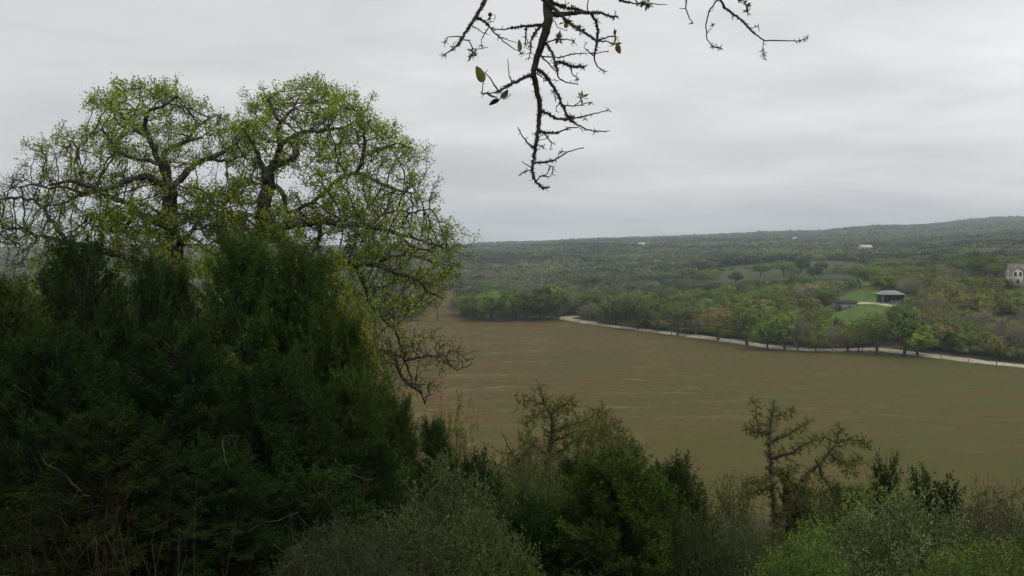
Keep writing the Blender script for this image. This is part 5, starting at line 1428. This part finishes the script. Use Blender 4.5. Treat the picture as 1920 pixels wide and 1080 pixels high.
# ------------------------------------------------------------ the branches hanging into the top of the view
exec_branch = True
def hanging():
    Y0 = 2.35
    def q(px, py, d=0.0): return P(px, py, Y0 + d)
    sk = Skel(); K = Y0 / F
    top = [(3.4, -1.2, 28.2), (3.3, -1.05, 29.2), (3.0, -.5, 30.4), (2.3, .4, 31.35), (1.4, 1.35, 31.65), (.7, 2.0, 31.5), (.25, Y0, 31.2)]
    sk.poly(top, .16, .030, .07, root=True, jit=.004)
    sk.poly([q(1085, -40), q(1040, -15), q(1026, 0)], .020, .0125, .02)
    def br(pl, r0, r1, d=0.0, jit=.0006, D=.008):
        A = np.array(sk.p); sx = 960 + F * A[:, 0] / np.maximum(A[:, 1], .2); sy = HZ - F * (A[:, 2] - CAMZ) / np.maximum(A[:, 1], .2)
        i = int(np.argmin((sx - pl[0][0]) ** 2 + (sy - pl[0][1]) ** 2 + (A[:, 1] < 1.9) * 1e7)); y0 = A[i, 1]
        n = len(pl); pts = [P(a, b, y0 + d * (k + 1) / n) for k, (a, b) in enumerate(pl)]
        if math.hypot(sx[i] - pl[0][0], sy[i] - pl[0][1]) < 4: pts = pts[1:]
        sk.poly(pts, r0 * K * 1.18, r1 * K * 1.1, D, jit=jit, attach=i)
    main = [(1026, 0), (1027, 12), (1028, 29), (1026, 48), (1020, 69), (1014, 90), (1007, 108), (1002, 127), (1001, 142), (1005, 158), (1008, 177), (1013, 198), (1012, 211), (1010, 231), (1008, 252), (1005, 272), (1002, 293), (998, 313), (999, 329), (1005, 340), (1011, 346), (1016, 353), (1030, 351)]
    br(main[:9], 8.6, 4.6, .02, .0009); br(main[8:], 4.8, 1.3, .03, .0009)
    # a second limb from above feeds the left and the right-hand sprays
    sk.poly([q(950, -60, .05), q(925, -30, .05), q(910, 0, .05)], .011, .0055, .02)
    sk.poly([q(1200, -60, .1), q(1300, -40, .12), q(1352, -20, .12), q(1355, -5, .12)], .010, .004, .02)
    sk.poly([q(1150, -30, .05), q(1162, 0, .06)], .005, .003, .02); sk.poly([q(1290, -35, .1), q(1287, 0, .1)], .004, .002, .02)
    B = [
     ([(1005, 129), (1016, 135), (1026, 146), (1038, 164), (1048, 181), (1054, 197), (1062, 213), (1070, 226), (1083, 234), (1101, 243), (1115, 246), (1135, 247)], 2.8, .9, -.12),
     ([(1018, 209), (1032, 216), (1046, 223), (1066, 224), (1083, 221), (1103, 216), (1123, 211), (1141, 206)], 2.0, .8, .15),
     ([(1056, 197), (1070, 199), (1083, 198), (1095, 194), (1107, 191)], 1.2, .7, .03), ([(1079, 197), (1086, 192), (1090, 183)], .9, .6, 0),
     ([(1050, 192), (1043, 201), (1043, 209), (1048, 211)], 1.0, .6, .02),
     ([(1013, 246), (1028, 249), (1046, 249), (1058, 243), (1070, 239), (1085, 239), (1092, 243)], 1.9, .8, .1),
     ([(1015, 245), (1024, 254), (1034, 267), (1032, 281)], 1.4, .7, -.05), ([(1034, 267), (1041, 272)], .9, .5, 0),
     ([(1003, 278), (994, 273), (983, 260), (975, 248), (970, 238)], 1.5, .7, -.06),
     ([(1005, 305), (1021, 304), (1038, 301), (1050, 294), (1064, 285), (1083, 280), (1094, 276)], 1.7, .8, .1), ([(1047, 295), (1050, 282)], .8, .5, 0),
     ([(995, 313), (987, 309), (978, 302)], 1.1, .6, 0), ([(993, 319), (981, 323), (972, 330)], 1.4, .8, -.03),
     ([(1006, 339), (1013, 331), (1026, 326), (1032, 313)], 1.2, .7, .04), ([(1013, 331), (1030, 332), (1036, 327), (1036, 317)], .9, .5, .03),
     ([(999, 329), (998, 337), (993, 339)], .9, .6, 0), ([(1011, 262), (1020, 261)], .9, .5, 0), ([(1010, 272), (1018, 277), (1021, 279)], .8, .5, 0),
     ([(1001, 138), (987, 144), (970, 152), (957, 158), (945, 166), (935, 172), (920, 175), (903, 177)], 2.9, 1.0, -.15), ([(903, 177), (906, 162), (905, 154)], .9, .6, 0),
     ([(958, 155), (955, 140), (953, 125), (952, 110)], 1.0, .6, .05), ([(933, 171), (926, 158), (918, 146), (910, 136)], 1.3, .8, 0),
     ([(938, 171), (944, 186), (954, 182), (955, 179)], .8, .6, 0),
     ([(910, 0), (901, 17), (891, 33), (880, 50), (868, 69), (860, 83), (847, 94), (832, 103)], 3.4, .9, -.15),
     ([(866, 69), (851, 68), (839, 70), (834, 79)], 1.1, .6, 0), ([(862, 76), (868, 73), (880, 77), (886, 90), (897, 92), (914, 89)], 1.3, .6, .08), ([(886, 90), (886, 104)], .8, .5, 0),
     ([(891, 33), (907, 39), (918, 50), (928, 62), (943, 77), (962, 90), (978, 99)], 1.7, .7, .15), ([(937, 70), (955, 76), (969, 80)], .9, .6, .05),
     ([(918, 50), (910, 62), (902, 75), (903, 85)], 1.1, .6, 0), ([(882, 47), (893, 52), (905, 61), (918, 65)], .9, .6, .1),
     ([(910, 42), (918, 33), (919, 28)], .9, .7, 0), ([(912, 42), (926, 40), (928, 30), (924, 26)], .7, .5, 0),
     ([(1020, 46), (1003, 48), (987, 49), (966, 51), (945, 55), (926, 55)], 2.6, .9, .1), ([(1014, 50), (1003, 62), (995, 77), (995, 94), (991, 112)], 2.0, .8, -.06), ([(989, 50), (986, 62), (985, 83)], 1.5, 1.0, 0),
     ([(1030, 29), (1049, 27), (1070, 25), (1091, 23), (1108, 24), (1126, 24), (1145, 31), (1158, 31)], 5.0, 1.0, .12),
     ([(1033, 4), (1047, 10), (1064, 16), (1080, 17), (1097, 23)], 3.0, 2.0, .1), ([(1033, 10), (1049, 25), (1064, 40), (1083, 54), (1101, 65), (1118, 76), (1137, 71), (1153, 67)], 3.0, .9, -.14), ([(1118, 76), (1141, 78), (1155, 83)], 1.3, .7, -.03),
     ([(1106, 26), (1118, 42), (1121, 56), (1120, 77), (1116, 94), (1114, 112), (1120, 125), (1133, 133)], 2.3, 1.0, .06),
     ([(1016, 106), (1030, 107), (1049, 108), (1070, 102), (1091, 100), (1116, 100), (1141, 96)], 1.3, .8, .2), ([(1114, 106), (1103, 96), (1094, 89), (1099, 80)], .9, .7, 0),
     ([(1024, 81), (1035, 98), (1041, 117), (1045, 133), (1047, 146), (1060, 154), (1085, 158)], 2.2, .8, -.1), ([(1041, 117), (1053, 117), (1066, 123), (1080, 125), (1093, 125)], 2.8, 1.6, .05), ([(1068, 124), (1072, 137), (1082, 148)], 1.2, .7, 0),
     ([(1012, 106), (1030, 121), (1041, 133)], 1.3, 1.0, .05), ([(1026, 79), (1045, 74), (1060, 73), (1070, 75), (1076, 78)], 1.2, .8, -.1), ([(1007, 137), (1020, 148), (1035, 150), (1049, 151)], 1.0, .6, .08),
     ([(1105, 23), (1101, 12), (1103, 0), (1100, -12)], 1.1, .8, 0), ([(1040, 40), (1048, 52), (1064, 58)], .9, .6, .02),
     ([(1162, 0), (1189, 7), (1216, 7), (1251, 9)], 1.6, .6, 0), ([(1287, 0), (1286, 15), (1293, 35), (1300, 44)], 1.2, .8, 0), ([(1286, 15), (1274, 15)], .8, .5, 0), ([(1292, 46), (1299, 42)], .8, .5, 0),
     ([(1355, -5), (1343, 2), (1328, 23), (1324, 46), (1325, 73), (1336, 87), (1355, 92)], 1.4, .8, .05), ([(1325, 60), (1338, 48)], .8, .4, 0),
     ([(1350, -2), (1358, 15), (1390, 37), (1409, 58), (1432, 76), (1463, 76), (1494, 77), (1513, 73)], 1.9, .8, .08), ([(1432, 76), (1430, 96), (1434, 112)], .8, .5, 0), ([(1405, 52), (1422, 50)], .8, .5, 0), ([(1372, 25), (1374, 38)], .8, .5, 0),
     ([(1375, -25), (1392, -5), (1400, 14), (1403, 28)], 1.2, .6, .05),
    ]
    for pl, r0, r1, d in B:
        if pl[0] == (1375, -25):
            sk.poly([q(*a, .12) for a in pl], r0 * K, r1 * K, .008, jit=.0006); continue
        br(pl, r0, r1, d)
    p, par, r = sk.arr(); nbase = len(p)
    sy = HZ - F * (p[:, 2] - CAMZ) / np.maximum(p[:, 1], .3); vis = np.where((sy > -60) & (p[:, 1] > 1.8))[0]
    # spur shoots, thickest on the old wood
    sx = 960 + F * p[:, 0] / np.maximum(p[:, 1], .3)
    for i in vis:
        old = r[i] / K
        mossy = (abs(sx[i] - 1008) < 22 and 140 < sy[i] < 300) or (1040 < sx[i] < 1095 and 110 < sy[i] < 130) or (980 < sx[i] < 1002 and 50 < sy[i] < 110)
        k = rng.poisson(2.6 if mossy else .9 if old > 1.2 else .36)
        if sx[i] > 1170: k = rng.poisson(.12)
        for _ in range(k):
            dv = norm(rng.normal(size=3) * (1, .8, 1)) * rng.uniform(3.5, 9.5) * K * (1.25 if mossy else 1)
            sk.poly([p[i] + dv * .55 + rng.normal(size=3) * .001, p[i] + dv], rng.uniform(.5, 1.2) * K, .35 * K, .006, attach=int(i))
    # star-shaped bud tufts
    leafc, leafd, leafL = [], [], []
    tufts = [(832, 103), (834, 76), (886, 104), (903, 85), (978, 99), (926, 55), (850, 88), (930, 72), (1155, 28, 1), (1153, 67, 1), (1155, 80, 1), (1083, 60, 1), (1050, 66, 1), (1048, 72, 1), (1038, 182), (1034, 180), (1090, 183, 1), (1107, 191), (1070, 214, 1), (1072, 222, 1), (1141, 206), (1115, 240), (1098, 228),
             (1032, 313), (1036, 317), (1133, 133), (1076, 78), (1124, 38), (1085, 40), (1070, 35), (919, 35), (1336, 84), (1345, 92), (1352, 90), (1334, 88), (1338, 48), (1394, 10, 1), (1400, 22, 1), (1372, 6, 1), (1422, 50), (1434, 104), (1428, 96), (1440, 106), (1500, 74), (1506, 72), (1512, 74), (1216, 8, 1), (1208, 10, 1), (1200, 4, 1), (886, 104, 1), (1060, 270), (1082, 150), (1093, 124), (1086, 122), (1058, 48, 1), (1075, 12, 1), (1066, 8, 1), (882, 100, 1), (990, 78), (993, 84)]
    A0 = np.array(sk.p); ax = 960 + F * A0[:, 0] / np.maximum(A0[:, 1], .3); ay = HZ - F * (A0[:, 2] - CAMZ) / np.maximum(A0[:, 1], .3)
    for t in tufts:
        i = int(np.argmin((ax - t[0]) ** 2 + (ay - t[1]) ** 2 + (A0[:, 1] < 1.8) * 1e8)); b = A0[i]
        for _ in range(9):
            dv = norm(rng.normal(size=3) * (1, .7, 1)) * rng.uniform(4, 10) * K
            sk.poly([b + dv], .7 * K, .4 * K, .006, attach=i)
            if len(t) > 2: leafc.append(b + dv * .2); leafd.append(norm(dv + rng.normal(size=3) * .004)); leafL.append(rng.uniform(9, 15) * K)
    p, par, r = sk.arr()
    base = p[0].copy(); o = tag(empty('overhanging_oak', base), 'dark mossy oak branches hanging into the top of the view', 'tree')
    V, Q = tube_edges(p, par, r, 7); m = MB(); m.add(V - base, Q); obj('trunk', m.mesh('trunk', True), M_bark_dark, o)
    # lichen flakes that roughen the old wood
    vi = vis[(r[vis] / K > 1.6)]; n = 11000; ii = rng.choice(vi, n); c = p[ii] + rand_dirs(n) * r[ii][:, None] * .9
    V, Q = leaf_quads(c, rand_dirs(n), rng.uniform(1.5, 5.5, n) * K, rng.uniform(.8, 2.2, n) * K); obj('lichen', mesh_np('lichen', V - base, Q), M_lichen, o)
    leafL = np.array(leafL); V, Q = leaf_quads(np.array(leafc), np.array(leafd), leafL, leafL * .36, .2); obj('young_leaves', mesh_np('young_leaves', V - base, Q), M_leaf_young, o)
    # the few old leaves, each a blade of its own
    def leaf(a, b, w, mat, y, lab, tilt=.3):
        A, Bq = P(a[0], a[1], y), P(b[0], b[1], y + .01); ax_ = Bq - A; L = np.linalg.norm(ax_); ax_ /= L; s = norm(np.cross(ax_, [0, 1, 0])); nn = np.cross(s, ax_); s = norm(s * math.cos(tilt) + nn * math.sin(tilt)); nn = np.cross(s, ax_)
        n = 15; rows = []
        for k in range(n):
            t = k / (n - 1); hw = w * K * .5 * math.sin(math.pi * min(1, t ** .8 * .97 + .02)) ** .7
            cen = A + ax_ * L * t + nn * .05 * L * math.sin(math.pi * t)
            for e in (-1, -.5, 0, .5, 1): rows.append(cen + s * hw * e + nn * hw * .25 * abs(e))
        rows = np.array(rows); g = np.arange(n * 5).reshape(n, 5); Qf = np.stack([g[:-1, :-1], g[:-1, 1:], g[1:, 1:], g[1:, :-1]], -1).reshape(-1, 4)
        bot = rows - nn * .0006; g2 = Qf[:, ::-1] + n * 5
        f = tag(obj('leaf', mesh_np('leaf', np.r_[rows, bot] - base, np.r_[Qf, g2], smooth=True), mat, o), lab)
        st = MB(); st.tube(A - base, A - ax_ * .006 - base, .5 * K, .6 * K, 5); obj('leaf_stalk', st.mesh('leaf_stalk'), M_bark_dark, f)
    leaf((906, 154), (893, 124), 17, M_leafold, 2.24, 'large olive green leaf', .25)
    leaf((975, 96), (973, 74), 9, M_leafold, 2.42, 'narrow olive green leaf', .2)
    leaf((1157, 83), (1163, 101), 11.5, M_leaforange, 2.3, 'orange brown leaf', .2)
    leaf((936, 186), (917, 197), 9, M_leafdark, 2.24, 'dark grey green leaf', .5)
    leaf((912, 175), (934, 183), 6, M_leafdark, 2.22, 'dark folded leaf', .8)
    leaf((940, 184), (952, 168), 12, M_leafdark, 2.22, 'dark rounded leaf', .4)
    leaf((1062, 52), (1060, 40), 10, M_leaforange, 2.33, 'small yellow brown leaf', .4)
    g = MB()
    cgal = P(919, 27.5, 2.42) - base; nseg = 9
    for a in range(nseg):
        pass
    rows = [[cgal + np.array([math.cos(u) * math.sin(v), math.sin(u) * math.sin(v), math.cos(v)]) * 4.2 * K * (1 + .06 * math.sin(5 * u + 3 * v)) for u in np.linspace(0, 2 * math.pi, 13)[:-1]] for v in np.linspace(.05, math.pi - .05, 9)]
    g.add(np.array(rows).reshape(-1, 3), [[i * 12 + j, i * 12 + (j + 1) % 12, (i + 1) * 12 + (j + 1) % 12, (i + 1) * 12 + j] for i in range(8) for j in range(12)])
    obj('oak_gall', g.mesh('oak_gall', True), M_bark_dark, o)
    print('hanging nodes', len(p))
M_lichen = leaf_mat('grey_green_lichen', [(0.02, 0.018, 0.014), (0.045, 0.04, 0.028), (0.08, 0.082, 0.05)], .05, 0)
M_leaf_young = leaf_mat('olive_young_leaves', [(0.08, 0.09, 0.03), (0.14, 0.16, 0.05), (0.18, 0.20, 0.06)], .4, 0)
M_leafold = leaf_mat('old_olive_leaf', [(0.16, 0.18, 0.05), (0.19, 0.21, 0.06)], .45, 0, .25, 60)
M_leaforange = leaf_mat('orange_leaf', [(0.28, 0.12, 0.03), (0.32, 0.14, 0.035)], .45, 0, .25, 60)
M_leafdark = leaf_mat('dark_leaf', [(0.045, 0.055, 0.04), (0.05, 0.06, 0.045)], .3, 0, .2, 60)
hanging()


# ------------------------------------------------------------ haze
def haze():
    m = MB()
    x0, x1, y0, y1, z0, z1 = -7000, 7000, -60, 6700, -8, 240
    V = [(x, y, z) for x in (x0, x1) for y in (y0, y1) for z in (z0, z1)]
    m.add(V, [[0, 1, 3, 2], [4, 6, 7, 5], [0, 4, 5, 1], [2, 3, 7, 6], [0, 2, 6, 4], [1, 5, 7, 3]])
    mt = mat_new('valley_haze'); t = mt.node_tree; out = N(t, 'ShaderNodeOutputMaterial'); v = N(t, 'ShaderNodeVolumePrincipled')
    v.inputs['Color'].default_value = (0.82, 0.90, 1.0, 1); v.inputs['Density'].default_value = 0.00019; v.inputs['Anisotropy'].default_value = 0.1
    t.links.new(v.outputs[0], out.inputs['Volume'])
    o = obj('haze', m.mesh('haze'), mt); tag(o, kind='stuff')
haze()

# look-alikes that ended up with one label: told apart by their place among themselves where there are two or three
def settle_labels():
    d = {}
    for o in bpy.data.objects:
        if o.parent is None and 'label' in o and 'group' in o and (str(o['group']).startswith('wood trees') or 'pasture' in str(o['group'])): d.setdefault(o['label'], []).append(o)
    ords = ['leftmost'] + [w + ' from left' for w in 'second third fourth fifth sixth seventh eighth ninth tenth eleventh twelfth'.split()]
    for lab, os_ in d.items():
        k = len(os_)
        if k > 1:
            os_.sort(key=lambda o: o.location.x / o.location.y)
            for i, o in enumerate(os_):
                w = ('left one' if i == 0 else 'right one' if i == k - 1 else 'middle one') if k < 4 else ('rightmost' if i == k - 1 else ords[i] if i < 12 else 'one near the right end')
                o['label'] = f'{w}, {lab}'
    for o in bpy.data.objects:
        if o.parent is None and 'label' in o:
            t = o['label']
            for wd in ('spreading ', 'mid sized ', 'just ', ' one,'):
                if len(t.split()) > 16: t = t.replace(wd, ',' if wd == ' one,' else '')
            o['label'] = ' '.join(t.split()[:16])
settle_labels()
